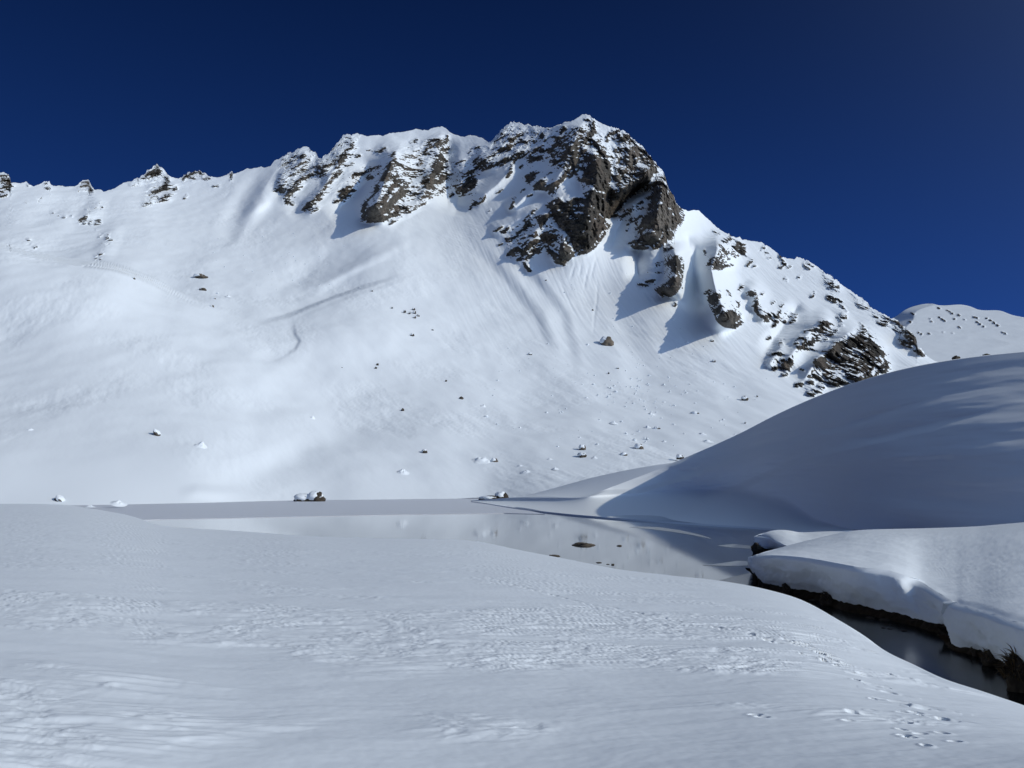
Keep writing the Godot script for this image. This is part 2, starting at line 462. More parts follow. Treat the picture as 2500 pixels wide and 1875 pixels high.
	band(1, 0.55, 8, [1239, 429, 1246, 416, 1251, 404]); band(0.9, 0.5, 6, [1270, 410, 1277, 402]); patch(1, 0.3, [1284, 424, 1316, 414, 1310, 434, 1295, 449, 1280, 442]); band(1, 0.4, 7, [1304, 453, 1325, 440, 1345, 423]); band(1, 0.5, 9, [1334, 457, 1350, 450, 1363, 441, 1378, 424])
	band(1, 0.35, 8, [1270, 468, 1278, 462]); band(1, 0.35, 7, [1244, 508, 1250, 496, 1253, 487]); band(0.9, 0.35, 5, [1260, 483, 1265, 480]); band(0.8, 0.35, 4, [1290, 478, 1300, 472]); band(0.7, 0.3, 5, [1190, 520, 1196, 512])
	# summit head
	patch(0.66, 0.4, [1340, 372, 1362, 330, 1400, 312, 1440, 296, 1462, 330, 1490, 385, 1450, 410, 1400, 425, 1360, 405])
	band(1, 0.3, 9, [1446, 296, 1448, 312]); band(1, 0.35, 14, [1438, 330, 1444, 322]); band(1, 0.35, 12, [1416, 350, 1430, 340]); band(1, 0.3, 9, [1340, 370, 1360, 350]); band(1, 0.3, 9, [1320, 369, 1338, 364]); band(1, 0.3, 12, [1296, 386, 1322, 385]); band(1, 0.3, 9, [1346, 395, 1358, 394]); band(0.95, 0.45, 14, [1376, 384, 1390, 356]); band(1, 0.35, 12, [1394, 390, 1402, 372]); band(0.9, 0.3, 6, [1428, 292, 1436, 294]); band(1, 0.35, 16, [1452, 350, 1466, 372])
	patch(0.6, 0.45, [1490, 312, 1530, 325, 1560, 352, 1560, 390, 1500, 420, 1490, 370, 1510, 350])
	band(1, 0.35, 9, [1496, 322, 1506, 318]); band(1, 0.35, 12, [1522, 338, 1534, 330]); band(0.95, 0.3, 7, [1482, 340, 1488, 324])
	# the main cliff: upper and lower walls
	patch(0.97, 0.35, [1420, 436, 1437, 404, 1458, 381, 1491, 388, 1492, 443, 1510, 462, 1487, 474, 1437, 460], 3)
	patch(0.9, 0.8, [1495, 432, 1518, 396, 1536, 358, 1554, 353, 1576, 368, 1603, 397, 1600, 420, 1580, 434, 1531, 474, 1512, 462], 3)
	patch(1, 0.2, [1580, 432, 1560, 436, 1527, 468, 1492, 470, 1478, 520, 1482, 531, 1507, 526, 1531, 488, 1558, 464, 1574, 446], 0)
	patch(1, 0.3, [1337, 494, 1352, 486, 1370, 481, 1375, 492, 1397, 484, 1433, 482, 1440, 458, 1487, 472, 1478, 522, 1475, 558, 1458, 577, 1448, 595, 1428, 611, 1406, 609, 1395, 596, 1390, 575, 1372, 557, 1350, 536], 4)
	clear(6, [1436, 456, 1460, 466, 1472, 468]); clear(9, [1500, 468, 1522, 472]); clear(5, [1410, 502, 1426, 500]); clear(6, [1450, 500, 1458, 510]); clear(5, [1412, 518, 1425, 517]); clear(4, [1440, 538, 1450, 536]); clear(4, [1420, 566, 1428, 563]); clear(4, [1462, 520, 1470, 530]); clear(4, [1518, 405, 1530, 402]); clear(4, [1558, 400, 1572, 404]); clear(5, [1492, 446, 1500, 458]); clear(4, [1522, 428, 1532, 426]); clear(4, [1552, 385, 1580, 380])
	patch(1, 0.3, [1312, 536, 1341, 511, 1343, 528, 1318, 559]); patch(1, 0.35, [1278, 552, 1296, 525, 1299, 548, 1285, 561]); band(1, 0.35, 7, [1298, 518, 1310, 508]); patch(0.95, 0.2, [1319, 567, 1357, 557, 1362, 586, 1339, 596, 1321, 585]); band(1, 0.3, 10, [1240, 585, 1257, 578])
	patch(0.6, 0.35, [1258, 562, 1310, 560, 1322, 600, 1300, 622, 1278, 620, 1260, 590]); patch(0.85, 0.35, [1364, 613, 1375, 584, 1397, 609, 1392, 622, 1380, 628]); band(1, 0.3, 11, [1365, 634, 1374, 641]); band(1, 0.3, 11, [1245, 617, 1265, 605]); band(1, 0.3, 10, [1264, 606, 1277, 621]); band(1, 0.35, 9, [1284, 644, 1292, 658]); band(1, 0.35, 6, [1265, 634, 1270, 630]); band(0.95, 0.25, 10, [1339, 608, 1358, 622]); band(1, 0.25, 10, [1290, 600, 1310, 575]); band(0.8, 0.3, 5, [1300, 620, 1310, 604])
	band(1, 0.25, 5, [1209, 562, 1221, 553]); band(1, 0.25, 6, [1225, 564, 1240, 555]); band(0.9, 0.3, 3, [1214, 598, 1229, 594]); band(1, 0.3, 5, [1236, 622, 1242, 616])
	# right buttress
	patch(0.95, 0.75, [1598, 436, 1604, 428, 1621, 430, 1628, 453, 1640, 476, 1654, 502, 1664, 538, 1650, 552, 1610, 562, 1564, 550, 1576, 524, 1590, 480], 4)
	clear(6, [1640, 520, 1650, 530]); clear(4, [1583, 514, 1596, 512]); clear(4, [1574, 518, 1582, 524]); clear(4, [1610, 490, 1622, 494]); clear(4, [1628, 506, 1640, 508]); clear(5, [1628, 460, 1632, 470]); clear(4, [1640, 555, 1660, 545])
	patch(0.95, 0.55, [1550, 597, 1567, 568, 1597, 565, 1590, 582, 1576, 598]); band(1, 0.5, 9, [1541, 596, 1560, 583]); patch(0.95, 0.6, [1626, 563, 1639, 567, 1641, 582, 1630, 578]); band(1, 0.4, 9, [1597, 603, 1611, 592]); band(1, 0.45, 8, [1623, 608, 1644, 602]); band(1, 0.45, 7, [1612, 588, 1622, 580]); band(0.9, 0.5, 6, [1636, 600, 1640, 590])
	patch(1, 0.3, [1592, 650, 1610, 635, 1614, 651]); patch(0.97, 0.4, [1628, 643, 1640, 630, 1654, 622, 1661, 638, 1655, 674, 1643, 662]); patch(1, 0.45, [1630, 692, 1643, 674, 1655, 679, 1657, 701, 1645, 703]); patch(0.65, 0.4, [1596, 706, 1620, 690, 1645, 690, 1640, 706, 1615, 722])
	band(1, 0.35, 8, [1560, 693, 1576, 697]); band(0.85, 0.35, 9, [1574, 685, 1596, 679]); band(0.6, 0.35, 6, [1581, 663, 1614, 664]); band(0.9, 0.35, 9, [1614, 719, 1630, 706]); band(1, 0.35, 6, [1643, 743, 1650, 738])
	band(0.9, 0.35, 6, [1518, 526, 1528, 520]); band(0.9, 0.35, 4, [1536, 512, 1544, 500]); band(0.9, 0.35, 5, [1531, 546, 1545, 530]); band(0.95, 0.45, 9, [1552, 538, 1566, 526]); band(1, 0.35, 9, [1558, 500, 1568, 492]); band(0.9, 0.35, 4, [1530, 564, 1534, 556]); band(0.8, 0.35, 3, [1545, 562, 1552, 558])
	# right ridge
	band(0.9, 0.3, 6, [1740, 563, 1757, 574]); band(1, 0.25, 9, [1767, 588, 1784, 580]); patch(0.95, 0.35, [1787, 603, 1800, 586, 1811, 593, 1820, 608, 1823, 625, 1809, 620]); band(0.95, 0.3, 9, [1755, 594, 1768, 609]); band(1, 0.25, 6, [1719, 608, 1722, 620]); patch(0.9, 0.25, [1724, 643, 1734, 624, 1758, 624, 1748, 647, 1731, 652]); clear(3, [1738, 640, 1750, 628]); band(1, 0.25, 8, [1746, 653, 1758, 644])
	for p in [[1773, 648, 6], [1786, 648, 5], [1778, 632, 4], [1827, 642, 7], [1834, 638, 5], [1842, 648, 5], [1907, 648, 6], [1926, 650, 6], [1862, 718, 5], [1887, 738, 7], [1910, 745, 7], [1809, 701, 8], [1915, 682, 5], [1921, 685, 4], [1953, 674, 4], [1858, 612, 3], [1864, 605, 5], [1872, 618, 4], [1875, 630, 4]]:
		band(1, 0.3, p[2], [p[0], p[1]])
	band(0.95, 0.35, 8, [1904, 625, 1916, 644]); band(0.95, 0.3, 8, [1965, 645, 1974, 655]); band(0.7, 0.35, 5, [1975, 640, 1988, 650]); patch(0.5, 0.3, [2000, 656, 2030, 676, 2064, 704, 2050, 702, 2010, 676]); band(0.9, 0.3, 8, [2016, 686, 2026, 690]); band(0.9, 0.3, 8, [2032, 694, 2046, 698])
	patch(1, 0.2, [1731, 724, 1748, 711, 1760, 718, 1758, 731, 1744, 739]); patch(1, 0.2, [1742, 755, 1758, 743, 1767, 742, 1757, 764, 1746, 763]); patch(1, 0.25, [1758, 774, 1762, 760, 1777, 758, 1798, 757, 1799, 766, 1791, 780, 1773, 788, 1762, 784], 4); band(1, 0.25, 9, [1789, 794, 1809, 787]); band(0.75, 0.3, 6, [1773, 705, 1789, 725]); band(1, 0.3, 6, [1800, 736, 1804, 748]); band(0.8, 0.3, 5, [1722, 716, 1730, 708])
	patch(1, 0.2, [1820, 711, 1831, 702, 1847, 711, 1844, 722, 1832, 717], 3); band(1, 0.2, 10, [1846, 729, 1843, 743, 1851, 762, 1866, 771, 1877, 767]); band(0.95, 0.25, 8, [1899, 770, 1903, 760]); band(1, 0.25, 7, [1885, 784, 1894, 782]); band(1, 0.25, 9, [1884, 799, 1890, 793]); band(1, 0.2, 9, [1932, 769, 1943, 772]); band(1, 0.2, 10, [1930, 785, 1940, 780]); band(0.95, 0.2, 5, [1914, 784, 1920, 790]); band(1, 0.35, 6, [1874, 828, 1878, 822]); band(1, 0.25, 10, [1904, 841, 1910, 836])
	band(0.9, 0.25, 8, [1981, 722, 1985, 716]); band(1, 0.25, 12, [2024, 724, 2041, 732]); band(0.9, 0.25, 5, [2050, 736, 2060, 748, 2067, 760]); band(0.95, 0.25, 8, [2053, 769, 2064, 773]); band(1, 0.3, 4, [2045, 772, 2060, 783]); band(0.9, 0.25, 5, [2049, 796, 2058, 794])
	patch(1, 0.2, [1996, 783, 2005, 779, 2015, 778, 2031, 792, 2020, 796, 2003, 797]); band(1, 0.2, 8, [1966, 808, 1984, 803, 1996, 801, 2006, 809]); band(1, 0.2, 9, [2014, 807, 2028, 813, 2043, 807]); band(1, 0.2, 13, [1984, 827, 1996, 830]); band(1, 0.2, 12, [2000, 820, 2013, 828]); band(0.9, 0.2, 6, [1984, 814, 1994, 819]); band(1, 0.2, 10, [1942, 838, 1947, 830]); band(1, 0.2, 9, [1952, 822, 1960, 828]); band(1, 0.2, 13, [1962, 842, 1970, 836]); band(1, 0.2, 8, [1974, 832, 1982, 838]); band(1, 0.2, 8, [1946, 846, 1973, 854])
	band(1, 0.2, 10, [1886, 861, 1902, 860]); band(1, 0.2, 7, [1878, 867, 1886, 865]); band(1, 0.2, 15, [1912, 882, 1922, 895]); band(1, 0.2, 8, [1926, 875, 1931, 880]); band(0.95, 0.2, 9, [1887, 899, 1895, 895]); band(0.9, 0.2, 8, [1913, 914, 1920, 908]); band(0.8, 0.2, 5, [1955, 904, 1964, 905])
	patch(1, 0.1, [2098, 788, 2110, 796, 2119, 809, 2139, 838, 2157, 864, 2174, 896, 2139, 916, 2085, 934, 2058, 905, 2031, 902, 1987, 887, 1984, 874, 2020, 860, 2036, 836, 2054, 830, 2081, 820, 2101, 808], 4)
	clear(5, [2052, 833, 2075, 846, 2100, 864]); clear(5, [2002, 867, 2022, 875, 2042, 887]); clear(7, [2129, 914, 2140, 898, 2146, 886]); clear(4, [2112, 812, 2120, 822]); clear(4, [2150, 872, 2158, 884])
	patch(1, 0.2, [2002, 912, 2020, 906, 2037, 910, 2072, 933, 2042, 944, 2022, 930]); clear(3, [2028, 920, 2046, 914]); patch(1, 0.25, [1966, 930, 1980, 926, 1991, 933, 1980, 942]); band(1, 0.2, 9, [1947, 940, 1955, 936]); band(0.95, 0.2, 8, [1986, 916, 1996, 924]); patch(0.85, 0.2, [1994, 935, 2008, 930, 2018, 945, 2004, 952]); band(0.95, 0.2, 8, [1986, 952, 2000, 955]); band(1, 0.2, 8, [1973, 955, 1986, 961]); band(1, 0.2, 10, [2080, 925, 2100, 930])
	band(0.75, 0.3, 10, [2094, 742, 2112, 751]); band(0.9, 0.3, 6, [2134, 772, 2143, 775]); band(0.9, 0.3, 10, [2147, 785, 2166, 789]); band(0.9, 0.35, 6, [2156, 767, 2170, 779]); band(0.95, 0.35, 12, [2186, 782, 2201, 793]); patch(0.95, 0.2, [2202, 800, 2222, 806, 2235, 823, 2232, 840, 2212, 832, 2202, 816]); band(0.95, 0.3, 6, [2197, 830, 2226, 843]); patch(1, 0.25, [2228, 856, 2246, 851, 2260, 866, 2246, 866]); patch(0.45, 0.3, [2064, 704, 2110, 735, 2160, 768, 2190, 782, 2170, 784, 2100, 742])
	band(0.8, 0.3, 5, [2180, 795, 2196, 806])

const SKYLINE := [-240, 462, -120, 440, -40, 440, 0, 422, 10, 420, 22, 426, 28, 446, 50, 447, 65, 443, 72, 450, 82, 453, 100, 447, 113, 440, 120, 443, 130, 452, 150, 451, 160, 455, 185, 452, 195, 445, 208, 439, 216, 438, 224, 455, 229, 464, 245, 464, 252, 469, 270, 465, 280, 460, 300, 447, 320, 440, 340, 432, 356, 420, 370, 410, 382, 402, 395, 409, 405, 420, 413, 429, 425, 433, 436, 435, 448, 428, 462, 420, 475, 417, 490, 417, 500, 424, 512, 431, 530, 434, 545, 430, 555, 426, 565, 418, 570, 424, 590, 417, 604, 410, 612, 413, 638, 407, 645, 410, 660, 405, 670, 392, 683, 387, 697, 378, 705, 372, 717, 371, 725, 365, 736, 360, 748, 357, 753, 359, 760, 366, 772, 371, 777, 386, 785, 385, 798, 378, 810, 365, 825, 345, 837, 330, 848, 328, 856, 329, 870, 326, 884, 329, 895, 332, 905, 331, 925, 329, 935, 331, 950, 325, 980, 323, 1000, 319, 1015, 314, 1030, 318, 1045, 318, 1060, 311, 1078, 309, 1088, 313, 1100, 325, 1115, 330, 1130, 334, 1147, 329, 1160, 331, 1168, 335, 1180, 338, 1188, 345, 1197, 345, 1205, 338, 1215, 325, 1225, 315, 1237, 304, 1246, 298, 1254, 297, 1265, 300, 1275, 303, 1290, 304, 1300, 309, 1310, 306, 1335, 311, 1345, 313, 1355, 309, 1362, 307, 1375, 300, 1390, 297, 1400, 293, 1410, 286, 1420, 280, 1430, 279, 1440, 282, 1450, 290, 1465, 298, 1480, 305, 1495, 311, 1510, 313, 1525, 320, 1535, 325, 1545, 338, 1558, 348, 1568, 358, 1578, 368, 1590, 385, 1600, 394, 1605, 405, 1615, 414, 1622, 424, 1627, 440, 1632, 458, 1642, 475, 1652, 495, 1660, 507, 1668, 512, 1680, 515, 1695, 512, 1707, 515, 1720, 527, 1735, 540, 1750, 556, 1770, 568, 1785, 575, 1800, 582, 1806, 578, 1812, 585, 1830, 588, 1860, 592, 1880, 604, 1900, 620, 1915, 628, 1940, 632, 1945, 627, 1965, 635, 1985, 643, 2000, 655, 2020, 668, 2040, 683, 2060, 700, 2085, 715, 2110, 735, 2135, 755, 2160, 768, 2190, 780, 2200, 792, 2222, 805, 2236, 822, 2240, 842, 2250, 852, 2262, 868, 2280, 880, 2330, 905, 2460, 960]

# ---------------------------------------------------------------- rock and snow of a face
# splits a surveyed sheet into its snow and the rock outcrops that stand out of it; rows above "back" are its far side
func clad(parent: Node3D, v: PackedVector3Array, nx: int, ny: int, score: PackedFloat32Array, tone: PackedFloat32Array, least: int, most: int) -> void:
	var nr := grid_normals(v, nx, ny)
	var qx := nx - 1
	var qn := qx * (ny - 1)
	var is_rock := PackedByteArray()
	is_rock.resize(qn)
	var sidx := PackedInt32Array()
	var nsnow := 0
	for j in ny - 1:
		for i in qx:
			var a := j * nx + i
			if score[a] + score[a + 1] + score[a + nx] + score[a + nx + 1] > 0.0: is_rock[j * qx + i] = 1
			else: nsnow += 1
	sidx.resize(nsnow * 6)
	var k := 0
	for j in ny - 1:
		for i in qx:
			if is_rock[j * qx + i]: continue
			var a := j * nx + i
			sidx[k] = a; sidx[k + 1] = a + 1; sidx[k + 2] = a + nx
			sidx[k + 3] = a + 1; sidx[k + 4] = a + nx + 1; sidx[k + 5] = a + nx
			k += 6
	build("snow_slope", arrays_mesh(v, nr, sidx), snow, parent)
	var parts := []
	var loose := PackedInt32Array()
	for q0 in qn:
		if is_rock[q0] != 1: continue
		var stack := PackedInt32Array([q0])
		var members := PackedInt32Array()
		is_rock[q0] = 2
		while stack.size():
			var q := stack[stack.size() - 1]
			stack.resize(stack.size() - 1)
			members.append(q)
			var x := q % qx
			if x > 0 and is_rock[q - 1] == 1: is_rock[q - 1] = 2; stack.append(q - 1)
			if x < qx - 1 and is_rock[q + 1] == 1: is_rock[q + 1] = 2; stack.append(q + 1)
			if q >= qx and is_rock[q - qx] == 1: is_rock[q - qx] = 2; stack.append(q - qx)
			if q < qn - qx and is_rock[q + qx] == 1: is_rock[q + qx] = 2; stack.append(q + qx)
		if members.size() >= least: parts.append(members)
		else: loose.append_array(members)
	parts.sort_custom(func(a, b): return a.size() > b.size())
	for n in parts.size():
		if n >= most: loose.append_array(parts[n])
	var fine := noise(77, 0.35, 3)
	var broad := noise(78, 0.045, 3)
	for n in mini(parts.size(), most) + 1:
		var members: PackedInt32Array = loose if n == mini(parts.size(), most) else parts[n]
		if members.is_empty(): continue
		var remap := {}
		var pv := PackedVector3Array(); var pn := PackedVector3Array(); var pc := PackedColorArray()
		var idx := PackedInt32Array()
		for q in members:
			var a := (q / qx) * nx + q % qx
			var c := [a, a + 1, a + nx, a + 1, a + nx + 1, a + nx]
			for w in c:
				if not remap.has(w):
					remap[w] = pv.size()
					pv.append(v[w]); pn.append(nr[w])
					var f := fine.get_noise_3dv(v[w])
					var b := broad.get_noise_3dv(v[w])
					var t := clampf(tone[w] + 0.5 * b, 0.0, 1.0)
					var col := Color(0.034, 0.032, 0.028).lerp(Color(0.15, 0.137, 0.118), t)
					col = col.lerp(Color(0.072, 0.054, 0.041), clampf(b * 1.2 + 0.05, 0.0, 0.5))
					var streak := fine.get_noise_3d(v[w].x * 1.7, v[w].y * 0.25, v[w].z * 1.7)
					pc.append(col * maxf(0.35, 1.0 + 0.6 * f + 0.8 * streak))
				idx.append(remap[w])
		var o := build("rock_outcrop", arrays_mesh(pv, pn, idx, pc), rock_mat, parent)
		if n == mini(parts.size(), most):
			o.name = "rock_fragments"
			o.set_meta("kind", "stuff")

func zone_angle(px: float) -> Array:      # lie of the strata: [angle a, angle b, share of b]
	if px < 1250: return [0.75, 0.75, 0.0]
	if px < 1430: return [0.75, 1.45, (px - 1250.0) / 180.0]
	if px < 1640: return [1.45, 1.45, 0.0]
	if px < 1780: return [1.45, 2.45, (px - 1640.0) / 140.0]
	return [2.45, 2.45, 0.0]

func strata(n: FastNoiseLite, u: float, w: float, ang: float, ky: float) -> float:
	var c := cos(ang); var s := sin(ang)
	return n.get_noise_2d((u * c + w * s), (-u * s + w * c) * ky)

func mountain() -> void:
	survey()
	var x0 := -236.0; var dx := 2.05
	var nx := 1265
	var back := 5
	var upper := 330; var lower := 190
	var ny := back + upper + lower
	var ridged := noise(11, 0.03, 4, FastNoiseLite.FRACTAL_RIDGED)
	var blocks := noise(12, 0.11, 2, FastNoiseLite.FRACTAL_FBM, FastNoiseLite.TYPE_CELLULAR)
	blocks.cellular_return_type = FastNoiseLite.RETURN_CELL_VALUE
	var holes := noise(19, 0.5, 2)
	var gully := noise(18, 0.013, 3, FastNoiseLite.FRACTAL_RIDGED)
	var grit := noise(13, 0.22, 3)
	var swell := noise(14, 0.02, 3)
	var drift := noise(15, 0.16, 3)
	var ragged := noise(16, 0.07, 3)
	var serr := noise(17, 0.09, 3)
	var v := PackedVector3Array(); v.resize(nx * ny)
	var score := PackedFloat32Array(); score.resize(nx * ny)
	var cover := PackedFloat32Array(); cover.resize(nx * ny)
	var around := PackedFloat32Array(); around.resize(nx * ny)
	var tone := PackedFloat32Array(); tone.resize(nx * ny)
	for i in nx:
		var px := x0 + i * dx
		var top := curve(SKYLINE, px, 1)
		var rocky := clampf(sample(dmap, px, top + 8.0) * 1.5 + 0.25, 0.0, 1.0)
		top += serr.get_noise_1d(px) * 5.0 * rocky - 4.5 * rocky * absf(serr.get_noise_1d(px * 2.3 + 500.0)) + 1.5 * rocky
		var mid := curve([-240, 640, 200, 650, 430, 560, 700, 560, 950, 560, 1200, 640, 1400, 680, 1650, 760, 1800, 820, 1960, 980, 2330, 1010, 2460, 1020], px)
		var bot := curve([-240, 1238, 0, 1236, 200, 1234, 400, 1230, 600, 1225, 800, 1221, 1000, 1219, 1200, 1217, 2460, 1217], px)
		var z := zone_angle(px)
		for j in upper + lower:
			var py: float
			if j < upper: py = lerpf(top, mid, float(j) / upper)
			else: py = lerpf(mid, bot, float(j - upper) / (lower - 1))
			var r := sample(rmap, px, py)
			var d := ray(px, py)
			var p := EYE + d * r
			var u := p.x * 0.94 - p.z * 0.2
			var wob := ragged.get_noise_2d(u, p.y)
			var dd := sample(dmap, px + wob * 7.0, py + ragged.get_noise_2d(u + 300.0, p.y) * 6.0)
			var k := (j + back) * nx + i
			var soft := clampf(dd * 1.3, 0.0, 1.0)
			var out := 0.0
			var zz := ease01(0.03, 0.4, sample(zmap, px, py))
			if zz > 0.01:
				var g := strata(gully, u, p.y, z[0], 2.6)
				if z[2] > 0.0: g = lerpf(g, strata(gully, u, p.y, z[1], 2.6), z[2])
				out += zz * (9.0 * g + 3.0 * ridged.get_noise_2d(u * 1.6, p.y * 1.2) + 1.2 * grit.get_noise_3dv(p * 0.8) + 0.35 * holes.get_noise_3dv(p * 0.8))
			if soft > 0.02:
				var a := strata(ridged, u, p.y, z[0], 2.4)
				if z[2] > 0.0: a = lerpf(a, strata(ridged, u, p.y, z[1], 2.4), z[2])
				var c := strata(blocks, u, p.y, z[0], 1.9)
				if z[2] > 0.0: c = lerpf(c, strata(blocks, u, p.y, z[1], 1.9), z[2])
				out += soft * (3.4 * a + 2.2 * c + 2.0 * grit.get_noise_3dv(p) + 1.3 * holes.get_noise_3dv(p))
				var f := p.y / 7.5 + 0.9 * swell.get_noise_2d(u * 2.0, p.y * 2.0) + 0.25 * wob
				f -= floorf(f)
				out += soft * ease01(0.5, 0.9, dd) * ease01(1300.0, 1380.0, px) * 3.4 * (f if f < 0.7 else (1.0 - f) / 0.3 * 0.7)
			var fade := ease01(195.0, 330.0, r)
			out += (0.5 * swell.get_noise_2d(u, p.y * 0.7 + r) + 0.12 * drift.get_noise_2d(u * 0.8, r * 0.5)) * fade * (0.4 + 0.6 * ease01(350.0, 600.0, r))
			var crust := ease01(-0.1, 0.35, swell.get_noise_2d(u * 0.9 + 200.0, r * 0.6))
			var lift := (0.2 * drift.get_noise_2d(u * 0.8 + r * 0.25, r * 0.35 - u * 0.12) + 0.10 * drift.get_noise_2d(u * 2.4 + r * 0.8, r * 0.9 - u * 0.4)) * (0.25 + 0.75 * crust) * ease01(170.0, 230.0, r)
			lift += 0.9 * swell.get_noise_2d(u * 1.4 + 50.0, r * 0.9) * ease01(170.0, 260.0, r)
			if px > 1000.0: out += 0.30 * drift.get_noise_2d(u * 2.6 + (p.y - 150.0) * 0.25 * (1430.0 - px) / 400.0, p.y * 0.10) * ease01(360.0, 470.0, r) * ease01(1000.0, 1200.0, px)
			v[k] = EYE + d * (r - out) + Vector3(0, lift * (1.0 - soft), 0)
			cover[k] = dd
			around[k] = zz
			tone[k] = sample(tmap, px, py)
			score[k] = grit.get_noise_3dv(p * 1.6)
		var p0 := v[back * nx + i]
		var away := Vector3(p0.x, 0, p0.z).normalized()
		for b in back:
			var q: Array = [[400.0, -260.0], [230.0, -150.0], [100.0, -62.0], [35.0, -20.0], [6.0, -4.0]][b]
			v[b * nx + i] = p0 + away * q[0] + Vector3(0, q[1], 0)
			score[b * nx + i] = -1.0
	var nr := grid_normals(v, nx, ny)
	for j in range(back, ny):
		for i in nx:
			var k := j * nx + i
			var dd := cover[k]
			if dd < 0.31: dd = maxf(dd, 0.31 * ease01(0.10, 0.6, around[k]))
			if dd < 0.06: score[k] = -1.0
			else: score[k] = dd * 0.92 - 0.09 * ease01(0.8, 0.4, dd) + (0.58 - nr[k].y) * 1.3 + (1.5 - dd) * (0.85 * score[k] + 0.6 * holes.get_noise_3dv(v[k])) - 0.53
	var o := base("mountain")
	tag(o, "rocky snow covered peak with brown cliffs rising behind the lake", "mountain", "", "structure")
	clad(o, v, nx, ny, score, tone, 26, 240)

# ---------------------------------------------------------------- plain snow sheets
# a sheet between two lines of sight; far(px, py, t) gives its distance, then its far side falls away behind it
func sheet(nx: int, ny: int, x0: float, x1: float, top: Array, bot: Array, far: Callable, fall: Array) -> PackedVector3Array:
	var back := fall.size()
	var v := PackedVector3Array()
	v.resize(nx * (ny + back))
	for i in nx:
		var px := lerpf(x0, x1, float(i) / (nx - 1))
		var a := curve(top, px); var b := curve(bot, px)
		for j in ny:
			var t := float(j) / (ny - 1)
			var py := lerpf(a, b, t)
			v[(j + back) * nx + i] = far.call(px, py, t)
		var p0 := v[back * nx + i]
		var away := Vector3(p0.x, 0, p0.z).normalized()
		for q in back:
			v[q * nx + i] = p0 + away * fall[q][0] + Vector3(0, fall[q][1], 0)
	return v

const HILL_TOP := [1150, 1222, 1250, 1215, 1340, 1212, 1430, 1210, 1500, 1186, 1640, 1131, 1800, 1061, 1900, 1010, 2000, 966, 2100, 930, 2200, 902, 2300, 882, 2400, 868, 2500, 858, 2650, 846, 2900, 838]
const HILL_BOT := [1150, 1226, 1200, 1232, 1270, 1245, 1340, 1253, 1420, 1261, 1500, 1268, 1600, 1276, 1700, 1283, 1850, 1293, 2000, 1302, 2500, 1310, 2900, 1312]

